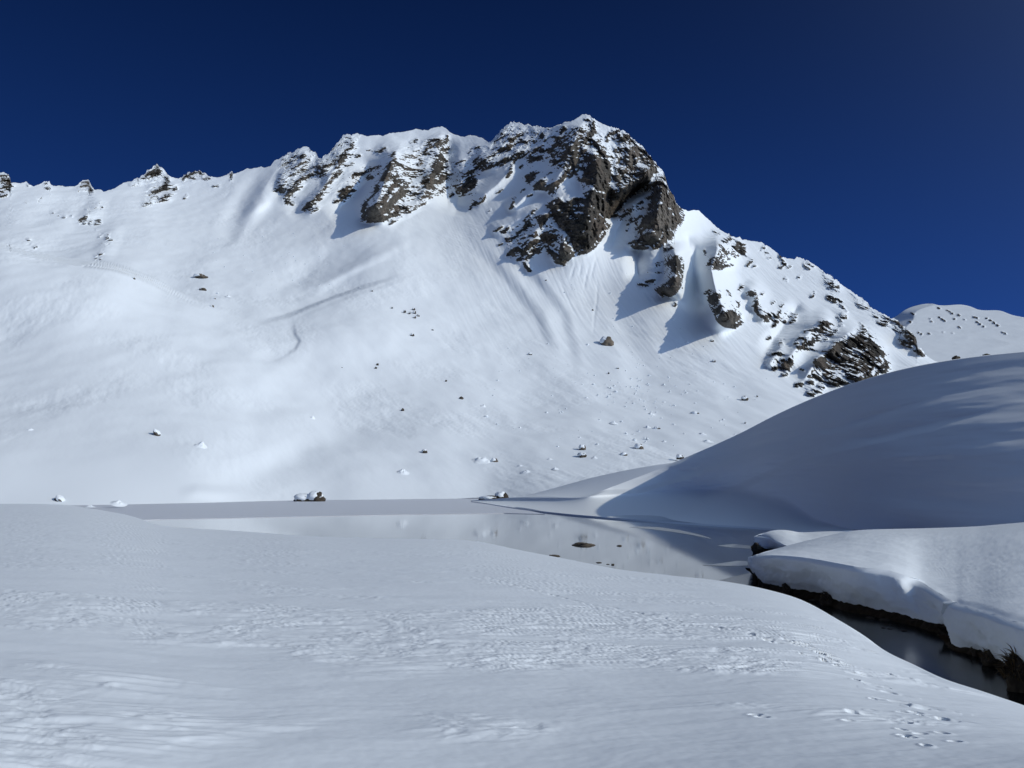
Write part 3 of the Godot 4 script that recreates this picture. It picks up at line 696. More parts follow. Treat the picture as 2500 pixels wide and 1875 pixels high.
func hill() -> void:
	var swell := noise(31, 0.035, 3)
	var fine := noise(32, 0.25, 3)
	var foot_range := []
	for k in 8: foot_range.append_array([1150 + 100 * k, reach(1150 + 100 * k, curve(HILL_BOT, 1150 + 100 * k))])
	foot_range.append_array([2000, 65.0, 2200, 58.5, 2500, 52.0, 2900, 47.5])
	var far := func(px: float, py: float, t: float) -> Vector3:
		var shore := curve(foot_range, px)
		var crest := curve([1150, 188, 1250, 168, 1340, 152, 1430, 140, 1500, 144, 1560, 146, 1640, 147, 1720, 146, 1800, 142, 1900, 128, 2000, 112, 2100, 100, 2200, 91, 2500, 77, 2900, 68], px)
		var s := 1.0 - t
		# distance grows from shore to crest: flat bench first, then the face
		var foot := curve(HILL_BOT, px)
		var bench := curve([1150, 1223, 1430, 1212, 1560, 1204, 1640, 1196, 1720, 1186, 1800, 1178, 1900, 1200, 2000, 1268, 2500, 1295, 2900, 1300], px)
		var k := curve([1150, 0.97, 1430, 0.96, 1560, 0.95, 1640, 0.92, 1720, 0.86, 1800, 0.74, 1900, 0.50, 2000, 0.26, 2100, 0.10, 2900, 0.05], px)
		var top_py := curve(HILL_TOP, px)
		var b := (foot - py) / (foot - bench)
		var f := (bench - py) / maxf(1.0, bench - top_py)
		var r := lerpf(shore, crest, k * (b * (1.5 - 0.5 * b * b) if b < 1.0 else 1.0) + (1.0 - k) * pow(clampf(f, 0.0, 1.0), curve([1150, 1.1, 1700, 1.2, 2000, 1.7, 2500, 2.0], px)))
		# spurs and hollows
		var o := 0.0
		for w in [[2.6, 1560, 1290, 1660, 1266, 1820, 1195, 1990, 1120, 2250, 1060, 2700, 960, 22.0, 110.0], [2.4, 1240, 1218, 1400, 1211, 1560, 1206, 1700, 1165, 1830, 1110, 1960, 1060, 14.0, 60.0], [1.8, 1560, 1200, 1700, 1160, 1900, 1095, 2100, 1040, 2300, 985, 2600, 930, 20.0, 60.0], [-1.0, 1950, 1040, 2030, 1050, 2070, 1045, 2100, 1030, 2120, 1020, 2150, 1000, 16.0, 16.0], [0.8, 1880, 1130, 1960, 1105, 2020, 1092, 2080, 1080, 2140, 1080, 2220, 1070, 14.0, 30.0]]:
			var q := near_line(w.slice(1, 13), px, py)
			var e := clampf(1.0 - q.x / (w[13] if q.y < 0.0 else w[14]), 0.0, 1.0)
			o += w[0] * e * e * (3.0 - 2.0 * e) * ease01(0.0, 0.3, minf(q.z, 1.0 - q.z))
		var p := at(px, py, r)
		o += (1.4 * swell.get_noise_2d(p.x * 0.8 + p.z * 0.3, p.y * 4.0) + 0.45 * swell.get_noise_2d(p.x * 3.0 + p.z, p.y * 14.0 + 90.0) + 0.06 * fine.get_noise_2d(p.x * 0.7 + p.z * 0.4, p.y * 4.0)) * ease01(0.0, 0.25, s) * ease01(1500.0, 1750.0, px)
		o *= ease01(0.0, 0.12, s) * ease01(0.0, 0.08, t)
		return at(px, py, r - o)
	var v := sheet(640, 210, 1150, 2900, HILL_TOP, HILL_BOT, far, [[60.0, -22.0], [22.0, -7.0], [7.0, -1.6], [2.0, -0.2]])
	# the shore dips under the water
	var nx := 640
	for i in nx:
		var p := v[213 * nx + i]
		v[213 * nx + i] = p + Vector3(0, -0.35, 0) - Vector3(p.x, 0, p.z).normalized() * 0.05
		v[212 * nx + i].y = maxf(v[212 * nx + i].y, 0.16)
	build("hill", arrays_mesh(v, grid_normals(v, nx, 214), grid_index(nx, 214)), snow)
	tag(get_node("hill"), "smooth snow hill in half shade on the right shore of the lake", "hill", "", "structure")
	# the low swell behind its tip
	var far2 := func(px: float, py: float, t: float) -> Vector3:
		var r := curve([1150, 196, 1270, 188, 1450, 180, 1640, 174, 1800, 172], px)
		return at(px, py, r - 10.0 * t)
	var top2 := [1150, 1221, 1220, 1217, 1270, 1212, 1340, 1195, 1450, 1165, 1560, 1142, 1650, 1129, 1800, 1118]
	var v2 := sheet(120, 30, 1150, 1800, top2, [1150, 1226, 1250, 1218, 1430, 1214, 1640, 1200, 1800, 1180], far2, [[60.0, -8.0], [20.0, -2.2], [5.0, -0.3]])
	build("knoll", arrays_mesh(v2, grid_normals(v2, 120, 33), grid_index(120, 33)), snow)
	tag(get_node("knoll"), "low snow swell behind the tip of the shaded hill", "knoll", "", "structure")

func far_mountain() -> void:
	var nx := 260; var ny := 90; var back := 3
	var ridged := noise(41, 0.02, 4, FastNoiseLite.FRACTAL_RIDGED)
	var grit := noise(42, 0.06, 3)
	var rocks := [[2292, 752, 7], [2313, 758, 6], [2319, 761, 6], [2324, 765, 6], [2294, 775, 6], [2300, 779, 7], [2306, 783, 6], [2271, 778, 5], [2274, 785, 6], [2330, 778, 6], [2341, 769, 7], [2378, 774, 6], [2386, 776, 6], [2386, 786, 6], [2393, 791, 7], [2402, 797, 6], [2409, 777, 5], [2418, 782, 6], [2427, 788, 7], [2436, 794, 7], [2448, 811, 5], [2455, 814, 5], [2342, 799, 7], [2243, 812, 6], [2250, 816, 5], [2268, 814, 7], [2355, 780, 5], [2303, 811, 4], [2326, 813, 4], [2228, 766, 9], [2222, 786, 8]]
	var top := [2120, 800, 2160, 785, 2189, 771, 2212, 755, 2245, 744, 2279, 742, 2290, 745, 2349, 744, 2368, 748, 2389, 756, 2443, 759, 2471, 769, 2500, 775, 2600, 800, 2800, 840]
	var v := PackedVector3Array(); v.resize(nx * (ny + back))
	var cover := PackedFloat32Array(); cover.resize(nx * (ny + back))
	var tone := PackedFloat32Array(); tone.resize(nx * (ny + back)); tone.fill(0.3)
	for i in nx:
		var px := lerpf(2120.0, 2800.0, float(i) / (nx - 1))
		var a := curve(top, px)
		for j in ny:
			var t := float(j) / (ny - 1)
			var py := lerpf(a, 935.0, pow(t, 1.3))
			var r := lerpf(1500.0, 760.0, pow((py - 742.0) / 193.0, 0.8) if py > 742.0 else 0.0)
			# the left flank turns away
			var lip := curve([742, 2286, 758, 2240, 781, 2229, 794, 2216, 830, 2190, 935, 2100], py)
			r += 3.0 * maxf(0.0, lip - px) * (1.0 - t * 0.7)
			var c := 0.0
			for q in rocks:
				var ex: float = (px - q[0]) / (q[2] * 0.75); var ey: float = (py - q[1] - 0.35 * (px - q[0])) / (q[2] * 0.5)
				c = maxf(c, 1.0 - sqrt(ex * ex + ey * ey))
			var p := at(px, py, r)
			var k := (j + back) * nx + i
			var h := grit.get_noise_3dv(p)
			cover[k] = c + h * 0.5 - 0.12 if c > 0.0 else -1.0
			v[k] = at(px, py, r - 14.0 * maxf(c, 0.0) - 5.0 * ridged.get_noise_3dv(p * 0.5) - 3.0 * h * maxf(c, 0.0))
		var p0 := v[back * nx + i]
		var away := Vector3(p0.x, 0, p0.z).normalized()
		for b in back:
			var q: Array = [[500.0, -260.0], [150.0, -80.0], [20.0, -8.0]][b]
			v[b * nx + i] = p0 + away * q[0] + Vector3(0, q[1], 0)
			cover[b * nx + i] = -1.0
	var o := base("far_mountain")
	tag(o, "distant rounded snow mountain with a blue shaded left flank", "mountain", "", "structure")
	clad(o, v, nx, ny + back, cover, tone, 4, 40)

# ---------------------------------------------------------------- the near bank
const EDGE := [-420, 1226, -200, 1227, 0, 1230, 120, 1231, 230, 1240, 320, 1260, 395, 1283, 470, 1290, 560, 1295, 750, 1308, 900, 1313, 1050, 1316, 1130, 1318, 1190, 1326, 1260, 1341, 1400, 1368, 1500, 1388, 1640, 1405, 1760, 1418, 1880, 1441, 1960, 1466, 2050, 1515, 2110, 1552, 2160, 1588, 2230, 1622, 2300, 1655, 2400, 1688, 2500, 1722, 2640, 1772, 2900, 1860]
const EDGE_HEIGHT := [-420, 1.1, 0, 1.0, 395, 0.55, 560, 0.5, 1100, 0.45, 1500, 0.6, 1760, 0.75, 1880, 0.9, 2000, 1.15, 2300, 1.5, 2500, 1.62, 2900, 1.7]

func foreground() -> void:
	var nx := 1180; var ny := 330; var drop := 4
	var x0 := -420.0; var x1 := 2900.0
	var patchy := noise(51, 0.09, 3)
	var sastrugi := noise(52, 0.9, 3, FastNoiseLite.FRACTAL_RIDGED)
	var ripples := noise(53, 2.2, 3)
	var swell := noise(54, 0.11, 2)
	var grain := noise(55, 7.0, 2)
	var v := PackedVector3Array(); v.resize(nx * (ny + drop))
	var rn := 4.7
	var slopes := PackedFloat32Array(); slopes.resize(nx)   # slope of the bank along each bearing
	for i in nx:
		var px := lerpf(x0, x1, float(i) / (nx - 1))
		var re := reach(px, curve(EDGE, px), curve(EDGE_HEIGHT, px))
		if px < 560.0: slopes[i] = curve([-420, 0.010, 0, 0.0115, 150, 0.0135, 230, 0.016, 320, 0.0225, 400, 0.0295, 480, 0.0335, 560, 0.0355], px)
		else: slopes[i] = (re * -ray(px, curve(EDGE, px)).y + rn * ray(px, 1900.0).y) / (re - rn)
	for i in nx:
		var px := lerpf(x0, x1, float(i) / (nx - 1))
		var pe := curve(EDGE, px)
		var near_py := 1900.0 + maxf(0.0, pe - 1700.0) * 1.0
		var te := -ray(px, pe).y
		var m := 0.0
		for q in range(-60, 61): m += slopes[clampi(i + q, 0, nx - 1)] / 121.0
		var h := rn * (-ray(px, 1900.0).y - m)
		var ye := 4.0 - te * h / (te - m)
		for j in ny:
			var t := float(j) / (ny - 1)
			var py := lerpf(pe, near_py, pow(t, 1.15))
			var tan_down := -ray(px, py).y
			var r := h / (tan_down - m)
			var p := at(px, py, r)
			var edge := ease01(0.0, 0.05, t)
			var x := p.x; var z := p.z
			# wind crust: patches of low ridges drawn out across the view
			var lay := 0.55 * patchy.get_noise_2d(x * 0.8 + 3.0, z * 1.5 - 20.0) + 0.45 * patchy.get_noise_2d(x * 2.6 + 60.0, z * 5.0)
			var bias := curve([-0.7, 0.16, -0.25, 0.12, 0.0, 0.06, 0.3, 0.0, 0.6, -0.08, 1.0, -0.15], x / r, 1)
			var mask := ease01(0.0, 0.22, lay + bias) * ease01(75.0, 30.0, r)
			var wx := x + 0.5 * swell.get_noise_2d(x * 5.0, z * 5.0) + 0.12 * ripples.get_noise_2d(z * 0.6, x * 0.6)
			var wz := z + 0.24 * x + 0.2 * swell.get_noise_2d(z * 6.0 + 40.0, x * 4.0)
			var a := sastrugi.get_noise_2d(wx * 0.8, wz * 2.2)
			var a2 := sastrugi.get_noise_2d(wx * 1.9 + 30.0, wz * 5.2)
			var b := ripples.get_noise_2d(wx * 0.55, wz * 1.7)
			var y := mask * ((0.018 * ease01(-0.5, 0.8, a) + 0.012 * b) * (0.5 + 0.5 * ease01(22.0, 9.0, r)) + 0.014 * ease01(-0.4, 0.8, a2) * ease01(26.0, 10.0, r))
			y += 0.05 * swell.get_noise_2d(x * 0.8, z) * ease01(3.0, 12.0, r) + 0.014 * swell.get_noise_2d(wx * 1.6 + 9.0, wz * 4.5) + 0.004 * ripples.get_noise_2d(wx * 0.25, wz * 1.1) * ease01(30.0, 12.0, r)
			y += 0.012 * patchy.get_noise_2d(x * 6.0, z * 9.0) + 0.003 * b + 0.0014 * grain.get_noise_2d(x, z)
			p.y += y * edge
			v[(j + drop) * nx + i] = p
		var p0 := v[drop * nx + i]
		var away := Vector3(p0.x, 0, p0.z).normalized()
		var q := [[0.55, -ye - 0.3], [0.5, -ye * 0.6], [0.42, -ye * 0.25], [0.2, -0.05]]
		for b in drop:
			v[b * nx + i] = p0 + away * q[b][0] + Vector3(0, q[b][1], 0)
	tracks(v, nx, ny, drop, x0, x1)
	build("snow_bank", arrays_mesh(v, grid_normals(v, nx, ny + drop), grid_index(nx, ny + drop)), near_snow)
	tag(get_node("snow_bank"), "wide snow bank in the foreground with wind crust and tracks", "snow bank", "", "structure")

func dent(v: PackedVector3Array, nx: int, ny: int, drop: int, x0: float, x1: float, px: float, py: float, rx: float, rz: float, deep: float, turn: float) -> void:
	# finds the ground under a bearing and presses a hollow with a raised rim into it
	var i := clampi(roundi((px - x0) / (x1 - x0) * (nx - 1)), 1, nx - 2)
	var best := drop; var bd := 1e9
	for j in range(drop, drop + ny):
		var p := v[j * nx + i] - EYE
		var d := p.y / Vector2(p.x, p.z).length()
		var e := absf(d - ray(px, py).y)
		if e < bd: bd = e; best = j
	var c := v[best * nx + i]
	var cs := cos(turn); var sn := sin(turn)
	var reachx := int(rx * 2.2 / maxf(0.001, (v[best * nx + i + 1] - v[best * nx + i]).length())) + 2
	for j in range(maxi(drop, best - 40), mini(drop + ny, best + 40)):
		for k in range(maxi(0, i - reachx), mini(nx, i + reachx + 1)):
			var o := v[j * nx + k] - c
			var a := (o.x * cs + o.z * sn) / rx; var b := (-o.x * sn + o.z * cs) / rz
			var d := sqrt(a * a + b * b)
			if d < 2.0:
				v[j * nx + k].y += -deep * (1.0 - ease01(0.35, 1.0, d)) + deep * 0.14 * ease01(0.8, 1.1, d) * (1.0 - ease01(1.15, 2.0, d))

func tracks(v: PackedVector3Array, nx: int, ny: int, drop: int, x0: float, x1: float) -> void:
	var g := RandomNumberGenerator.new()
	g.seed = 5
	var path := [1150, 1395, 1300, 1440, 1500, 1487, 1640, 1512, 1779, 1536, 1905, 1565, 1981, 1583, 2032, 1605, 2075, 1627, 2112, 1652, 2155, 1688, 2195, 1710, 2238, 1724, 2290, 1748, 2360, 1780]
	var x := 1200.0
	while x < 2350.0:
		var y := curve(path, x)
		var r := reach(x, y, 1.7)
		var strong := ease01(1250.0, 2000.0, x)
		dent(v, nx, ny, drop, x0, x1, x, y + g.randf_range(-5, 5) * (0.4 + strong), g.randf_range(0.05, 0.1) * (0.8 + 0.5 * strong), g.randf_range(0.05, 0.10), (0.016 + 0.026 * strong) * g.randf_range(0.5, 1.2), g.randf_range(0.2, 1.0))
		dent(v, nx, ny, drop, x0, x1, x, y, 0.22, 0.07, 0.008 + 0.014 * strong, 0.5)
		x += g.randf_range(0.10, 0.24) / r * FOCAL
	for q in [[2202, 1739], [2130, 1706], [2081, 1739], [2128, 1735], [2072, 1760], [2213, 1764], [2202, 1782], [2206, 1796], [2222, 1800], [2246, 1792], [2250, 1750], [2300, 1753], [2170, 1645], [1862, 1750], [1845, 1745], [2010, 1612], [2040, 1625], [2090, 1660], [2236, 1740], [1960, 1600], [2262, 1820], [2300, 1790], [2330, 1810]]:
		dent(v, nx, ny, drop, x0, x1, q[0], q[1], g.randf_range(0.03, 0.06), g.randf_range(0.03, 0.06), g.randf_range(0.02, 0.04), g.randf_range(-0.6, 1.2))

# ---------------------------------------------------------------- water and ice
func flat(called: String, outline: Array, y: float, m: Material, thick := 0.03) -> MeshInstance3D:
	var pts := PackedVector2Array()
	for k in outline.size() / 2:
		var p := level(outline[2 * k], outline[2 * k + 1], y)
		pts.append(Vector2(p.x, p.z))
	var tri := Geometry2D.triangulate_polygon(pts)
	var st := SurfaceTool.new()
	st.begin(Mesh.PRIMITIVE_TRIANGLES)
	st.set_normal(Vector3.UP)
	for k in tri.size() / 3:
		var a := pts[tri[3 * k]]; var b := pts[tri[3 * k + 1]]; var c := pts[tri[3 * k + 2]]
		if (b - a).cross(c - a) < 0.0: var s := b; b = c; c = s
		for p in [a, b, c]: st.set_normal(Vector3.UP); st.add_vertex(Vector3(p.x, y, p.y))
	for k in pts.size():
		var a := pts[k]; var b := pts[(k + 1) % pts.size()]
		var n := Vector3(b.y - a.y, 0, a.x - b.x).normalized()
		for p in [Vector3(a.x, y, a.y), Vector3(b.x, y - thick, b.y), Vector3(b.x, y, b.y), Vector3(a.x, y, a.y), Vector3(a.x, y - thick, a.y), Vector3(b.x, y - thick, b.y)]:
			st.set_normal(n); st.add_vertex(p)
	return build(called, st.commit(), m)

func water() -> void:
	var m := StandardMaterial3D.new()
	m.albedo_color = Color(0.022, 0.027, 0.03).linear_to_srgb()
	m.roughness = 0.05
	m.metallic_specular = 0.7
	var plane := PlaneMesh.new()
	plane.size = Vector2(420, 240)
	var o := build("lake", plane, m)
	o.position = Vector3(-40, 0, -118)
	tag(o, "still lake and stream mirroring the snow slopes", "lake", "", "structure")
	var brook := StandardMaterial3D.new()
	brook.albedo_color = Color(0.014, 0.016, 0.016).linear_to_srgb()
	brook.roughness = 0.16
	brook.metallic_specular = 0.3
	var stream := flat("stream", [1700, 1440, 1750, 1418, 1790, 1408, 1840, 1396, 1880, 1390, 2060, 1420, 2400, 1500, 2800, 1600, 2900, 2100, 2500, 1900, 2300, 1720, 2000, 1540, 1850, 1460], 0.006, brook, 0.002)
	tag(stream, "dark stream flowing out of the lake under the snow bank", "stream", "", "structure")
	var film := StandardMaterial3D.new()
	film.albedo_color = Color(0.20, 0.23, 0.26).linear_to_srgb()
	film.roughness = 0.28
	var floes := [[[1716, 1380, 1760, 1375, 1800, 1369, 1850, 1371, 1858, 1379, 1800, 1382, 1750, 1381], "pale wedge of thin ice on the dark water at the tip of the bank"], [[1536, 1287, 1560, 1285, 1610, 1287, 1660, 1294, 1712, 1306, 1740, 1316, 1690, 1306, 1640, 1298, 1590, 1292], "narrow curved strip of thin ice below the hill shadow"], [[1750, 1332, 1790, 1328, 1850, 1334, 1838, 1340, 1790, 1337], "small faint patch of thin ice by the snow lobe"]]
	for f in floes:
		tag(flat("ice_floe", f[0], 0.008, film, 0.006), f[1], "ice floe", "thin ice on the open water")
	var ice := StandardMaterial3D.new()
	ice.albedo_color = Color(0.62, 0.66, 0.72).linear_to_srgb()
	ice.roughness = 0.5
	var lake_ice := flat("lake_ice", [-300, 1228, -300, 1290, 100, 1279, 390, 1268, 700, 1262, 1000, 1256, 1230, 1253, 1330, 1255, 1260, 1240, 1200, 1222, 1190, 1214, 800, 1217, 400, 1226], 0.04, ice, 0.05)
	tag(lake_ice, "snow dusted grey ice along the far shore of the lake", "ice", "", "structure")

# ---------------------------------------------------------------- the undercut snow bank across the stream
# each row: foot at the water, lower lip of the snow, upper lip, and where its top ends behind; all as bearings
const BANK := [[1915, 1352, 1912, 1346, 1915, 1337, 1916, 1334.5, 46.5], [1880, 1368, 1872, 1362, 1878, 1345.5, 1879, 1343, 41.5], [1850, 1392, 1838, 1380, 1840, 1358, 1841, 1356.5, 37.5], [1846, 1412, 1834, 1390, 1842, 1357.5, 1850, 1353, 37.5], [1850, 1429, 1845, 1404, 1851, 1356.5, 1862, 1348.5, 39], [1868, 1438, 1868, 1422, 1880, 1355.5, 1900, 1338, 43], [1932, 1456, 1934, 1438, 1934, 1358, 1966, 1321, 46], [1998, 1468, 2002, 1448, 1990, 1365, 2030, 1306, 49], [2054, 1490, 2060, 1471, 2040, 1374, 2075, 1296.5, 50], [2112, 1502, 2120, 1482, 2100, 1385, 2130, 1292.5, 50], [2165, 1514, 2176, 1494, 2172, 1393.5, 2190, 1291, 50], [2215, 1526, 2227, 1505, 2208, 1405, 2225, 1290.3, 50], [2255, 1538, 2263, 1516, 2250, 1422, 2265, 1289.3, 50], [2292, 1548, 2300, 1524, 2288, 1445, 2300, 1288.3, 50], [2311, 1560, 2316, 1536, 2322, 1465, 2330, 1287.3, 50], [2309, 1577, 2319, 1560, 2336, 1471, 2345, 1286.7, 50], [2330, 1590, 2335, 1575, 2352, 1478, 2360, 1286, 50], [2384, 1605, 2389, 1588, 2390, 1489, 2395, 1284.2, 50], [2428, 1632, 2436, 1610, 2425, 1498, 2430, 1281, 50], [2458, 1655, 2467, 1622, 2462, 1512, 2465, 1278, 50], [2498, 1684, 2502, 1628, 2500, 1523, 2500, 1275, 50], [2566, 1734, 2570, 1664, 2560, 1546, 2560, 1270, 49.6], [2716, 1812, 2720, 1744, 2700, 1592, 2700, 1258, 48], [2900, 1900, 2904, 1830, 2880, 1650, 2880, 1244, 46]]
const LOBE := [[1890, 1303, 1886, 1302, 1890, 1297, 1892, 1295, 60], [1852, 1316, 1850, 1312, 1862, 1303, 1866, 1301, 56], [1841, 1340, 1843, 1328, 1850, 1309, 1852, 1306.5, 53], [1856, 1349, 1860, 1337, 1868, 1309, 1880, 1296.5, 54], [1882, 1351, 1887, 1341, 1893, 1319, 1908, 1293.5, 55], [1912, 1353, 1917, 1347, 1920, 1332, 1930, 1295.5, 55.5], [1960, 1354, 1962, 1349, 1962, 1340, 1950, 1299, 56], [2010, 1356, 2012, 1350, 2010, 1335, 2000, 1298, 57], [2080, 1358, 2082, 1350, 2080, 1330, 2074, 1294.5, 57.5]]

func along(rows: Array, t: float, k: int) -> float:
	var n := rows.size()
	var i := clampi(int(t), 0, n - 2)
	var f := t - i
	var p0: float = rows[maxi(i - 1, 0)][k]; var p1: float = rows[i][k]; var p2: float = rows[i + 1][k]; var p3: float = rows[mini(i + 2, n - 1)][k]
	return 0.5 * (2.0 * p1 + (p2 - p0) * f + (2.0 * p0 - 5.0 * p1 + 4.0 * p2 - p3) * f * f + (3.0 * p1 - p0 - 3.0 * p2 + p3) * f * f * f)

func undercut(o: Node3D, rows: Array, per: int, seed_: int, heights: Array) -> void:
	var nx := (rows.size() - 1) * per + 1
	var face := 26
	var lumps := noise(seed_, 1.1, 3)
	var scoop := noise(seed_ + 1, 0.45, 2)
	var fine := noise(seed_ + 2, 4.0, 3)
	var dune := noise(seed_ + 3, 0.12, 2)
	var lip_py := []; var lip_h := []; var back_py := []; var back_r := []
	for k in range(2, rows.size()):
		lip_py.append_array([rows[k][4], rows[k][5]])
		lip_h.append_array([rows[k][4], curve(heights, k)])
		back_py.append_array([rows[k][6], rows[k][7]])
		back_r.append_array([rows[k][6], rows[k][8]])
	var v := PackedVector3Array(); v.resize(nx * face)
	var soil := PackedVector3Array(); soil.resize(nx * 7)
	for i in nx:
		var t := float(i) / per
		var foot := level(along(rows, t, 0), along(rows, t, 1))
		var r := Vector2(foot.x, foot.z).length()
		var low := at(along(rows, t, 2), along(rows, t, 3), r - 0.05)
		var lx := along(rows, t, 4)
		var lip: Vector3
		if t < 2.0: lip = level(lx, along(rows, t, 5), curve(heights, t))
		else: lip = level(lx, curve(lip_py, lx), curve(lip_h, lx))
		var t0 := maxf(t - 0.15, 0.0); var t1 := minf(t + 0.15, rows.size() - 1.0)
		var q := level(along(rows, t1, 0), along(rows, t1, 1)) - level(along(rows, t0, 0), along(rows, t0, 1))
		var out := Vector3(-q.z, 0, q.x).normalized()
		if out.dot(Vector3(foot.x, 0, foot.z)) > 0.0 and t > 3.0: out = -out
		for j in face:
			var f := maxf(0.0, float(j - 2) / (face - 3))
			var p := lip.lerp(low, f)
			var bulge := 0.10 * sin(PI * f) + 0.17 * ease01(0.0, 0.10, f) * (1.0 - f)
			bulge += 0.16 * scoop.get_noise_2d(t * 0.9 + 7.0, f * 1.6) * sin(PI * minf(1.0, f * 1.2)) * ease01(0.15, 0.6, f) + 0.07 * lumps.get_noise_3dv(p * Vector3(1, 1.8, 1)) * ease01(0.2, 0.5, f) + 0.03 * lumps.get_noise_3dv(p * Vector3(1.5, 9.0, 1.5)) * sin(PI * f) + 0.014 * fine.get_noise_3dv(p)
			p += out * bulge
			p.y += 0.07 * lumps.get_noise_3dv(p * 1.7) * ease01(0.6, 1.0, f)
			if j == 0: p += -out * 0.25 + Vector3(0, -0.05, 0)      # tucked under the top
			elif j == 1: p += -out * 0.06 + Vector3(0, -0.006, 0)
			v[j * nx + i] = p
		# dark turf under the snow
		var last := v[(face - 1) * nx + i]
		for j in 7:
			var f := float(j) / 6.0
			var p := (last - out * 0.22 + Vector3(0, 0.06, 0)).lerp(foot + Vector3(0, -0.06, 0), f)
			p += out * (0.05 * sin(PI * f) + 0.09 * lumps.get_noise_3dv(p * 3.0) + 0.05 * fine.get_noise_3dv(p * 1.5))
			soil[j * nx + i] = p
	build("snow_face", arrays_mesh(v, grid_normals(v, nx, face), grid_index(nx, face)), near_snow, o)
	# the top, from behind to the lip
	var x0: float = rows[2][4]; var x1: float = rows[rows.size() - 1][4]
	var mx := int((x1 - x0) / 2.4); var top := 60; var back := 3
	var w := PackedVector3Array(); w.resize(mx * (top + back))
	for i in mx:
		var px := lerpf(x0, x1, pow(float(i) / (mx - 1), 1.15))
		var a := curve(back_py, px); var b := curve(lip_py, px)
		var br := 1.0 / curve(back_r, px); var lr := 1.0 / reach(px, b, curve(lip_h, px))
		for j in top:
			var f := 1.0 - pow(1.0 - float(j) / (top - 1), 1.5)
			var p := at(px, lerpf(a, b, f), 1.0 / lerpf(br, lr, f))
			var calm := ease01(0.0, 0.15, f) * ease01(1.0, 0.93, f)
			p.y += calm * (0.07 * dune.get_noise_2d(p.x, p.z) + 0.02 * lumps.get_noise_2d(p.x * 0.7, p.z * 0.4) + 0.004 * fine.get_noise_2d(p.x, p.z * 0.6))
			w[(j + back) * mx + i] = p
		var p0 := w[back * mx + i]
		var away := Vector3(p0.x, 0, p0.z).normalized()
		for q in back: w[q * mx + i] = p0 + away * [4.0, 1.6, 0.4][q] + Vector3(0, [-1.8, -0.6, -0.08][q], 0)
	build("snow_cover", arrays_mesh(w, grid_normals(w, mx, top + back), grid_index(mx, top + back)), near_snow, o)
	var c := PackedColorArray()
	for p in soil: c.append(Color(0.030, 0.022, 0.014) * (1.0 + 0.8 * fine.get_noise_3dv(p)))
	build("turf_edge", arrays_mesh(soil, grid_normals(soil, nx, 7), grid_index(nx, 7), c), rock_mat, o)

func far_bank() -> void:
	var o := base("stream_bank")
	tag(o, "undercut snow bank with dark turf edge on the far side of the stream", "snow bank", "", "structure")
	undercut(o, BANK, 18, 71, [0, 0.4, 1, 0.55, 2, 0.66, 3, 0.95, 4, 1.13, 5, 1.40, 7, 1.50, 9, 1.47, 10, 1.41, 11, 1.3, 12, 1.12, 13, 1.05, 14, 1.03, 16, 1.05, 18, 1.14, 20, 1.2, 23, 1.2])
	var l := base("stream_bank")
	tag(l, "small rounded snow lobe behind the undercut bank at the stream mouth", "snow bank", "", "structure")
	undercut(l, LOBE, 12, 75, [0, 0.5, 1, 0.6, 2, 0.78, 3, 0.85, 5, 0.85, 8, 0.85])

# ---------------------------------------------------------------- stones
func ball() -> Array:                                    # an icosphere: points and faces
	var g := (1.0 + sqrt(5.0)) / 2.0
	var v: Array = []
	for q in [[-1, g, 0], [1, g, 0], [-1, -g, 0], [1, -g, 0], [0, -1, g], [0, 1, g], [0, -1, -g], [0, 1, -g], [g, 0, -1], [g, 0, 1], [-g, 0, -1], [-g, 0, 1]]:
		v.append(Vector3(q[0], q[1], q[2]).normalized())
	var f: Array = [0, 11, 5, 0, 5, 1, 0, 1, 7, 0, 7, 10, 0, 10, 11, 1, 5, 9, 5, 11, 4, 11, 10, 2, 10, 7, 6, 7, 1, 8, 3, 9, 4, 3, 4, 2, 3, 2, 6, 3, 6, 8, 3, 8, 9, 4, 9, 5, 2, 4, 11, 6, 2, 10, 8, 6, 7, 9, 8, 1]
	for n in 3:
		var mids := {}
		var g2: Array = []
		for k in f.size() / 3:
			var m := []
			for e in 3:
				var a: int = f[3 * k + e]; var b: int = f[3 * k + (e + 1) % 3]
				var key := mini(a, b) * 100000 + maxi(a, b)
				if not mids.has(key):
					mids[key] = v.size()
					v.append((v[a] + v[b]).normalized())
				m.append(mids[key])
			g2.append_array([f[3 * k], m[0], m[2], f[3 * k + 1], m[1], m[0], f[3 * k + 2], m[2], m[1], m[0], m[1], m[2]])
		f = g2
	return [v, f]

var sphere := []
func lump(size: Vector3, rough: float, seed_: int, facet := 0.0, cut := -2.0, tone := 0.4, white := false) -> ArrayMesh:
	if sphere.is_empty(): sphere = ball()
	var n := noise(seed_, 0.9, 3)
	var cells := noise(seed_ + 1, 0.8, 1, FastNoiseLite.FRACTAL_NONE, FastNoiseLite.TYPE_CELLULAR)
	cells.cellular_return_type = FastNoiseLite.RETURN_CELL_VALUE
	var fine := noise(seed_ + 2, 5.0, 2)
	var st := SurfaceTool.new()
	st.begin(Mesh.PRIMITIVE_TRIANGLES)
	st.set_smooth_group(0)
	for d in sphere[0]:
		var h: float = 1.0 + rough * n.get_noise_3dv(d) + facet * cells.get_noise_3dv(d * 1.3)
		var p: Vector3 = d * h
		p.y = maxf(p.y, cut)
		if not white:
			var t := clampf(tone + 0.5 * fine.get_noise_3dv(d), 0.0, 1.0)
			st.set_color(Color(0.04, 0.034, 0.027).lerp(Color(0.17, 0.145, 0.115), t))
		st.add_vertex(p * size)
	var f: Array = sphere[1]
	for k in f.size() / 3:
		st.add_index(f[3 * k]); st.add_index(f[3 * k + 2]); st.add_index(f[3 * k + 1])
	st.generate_normals()
	return st.commit()

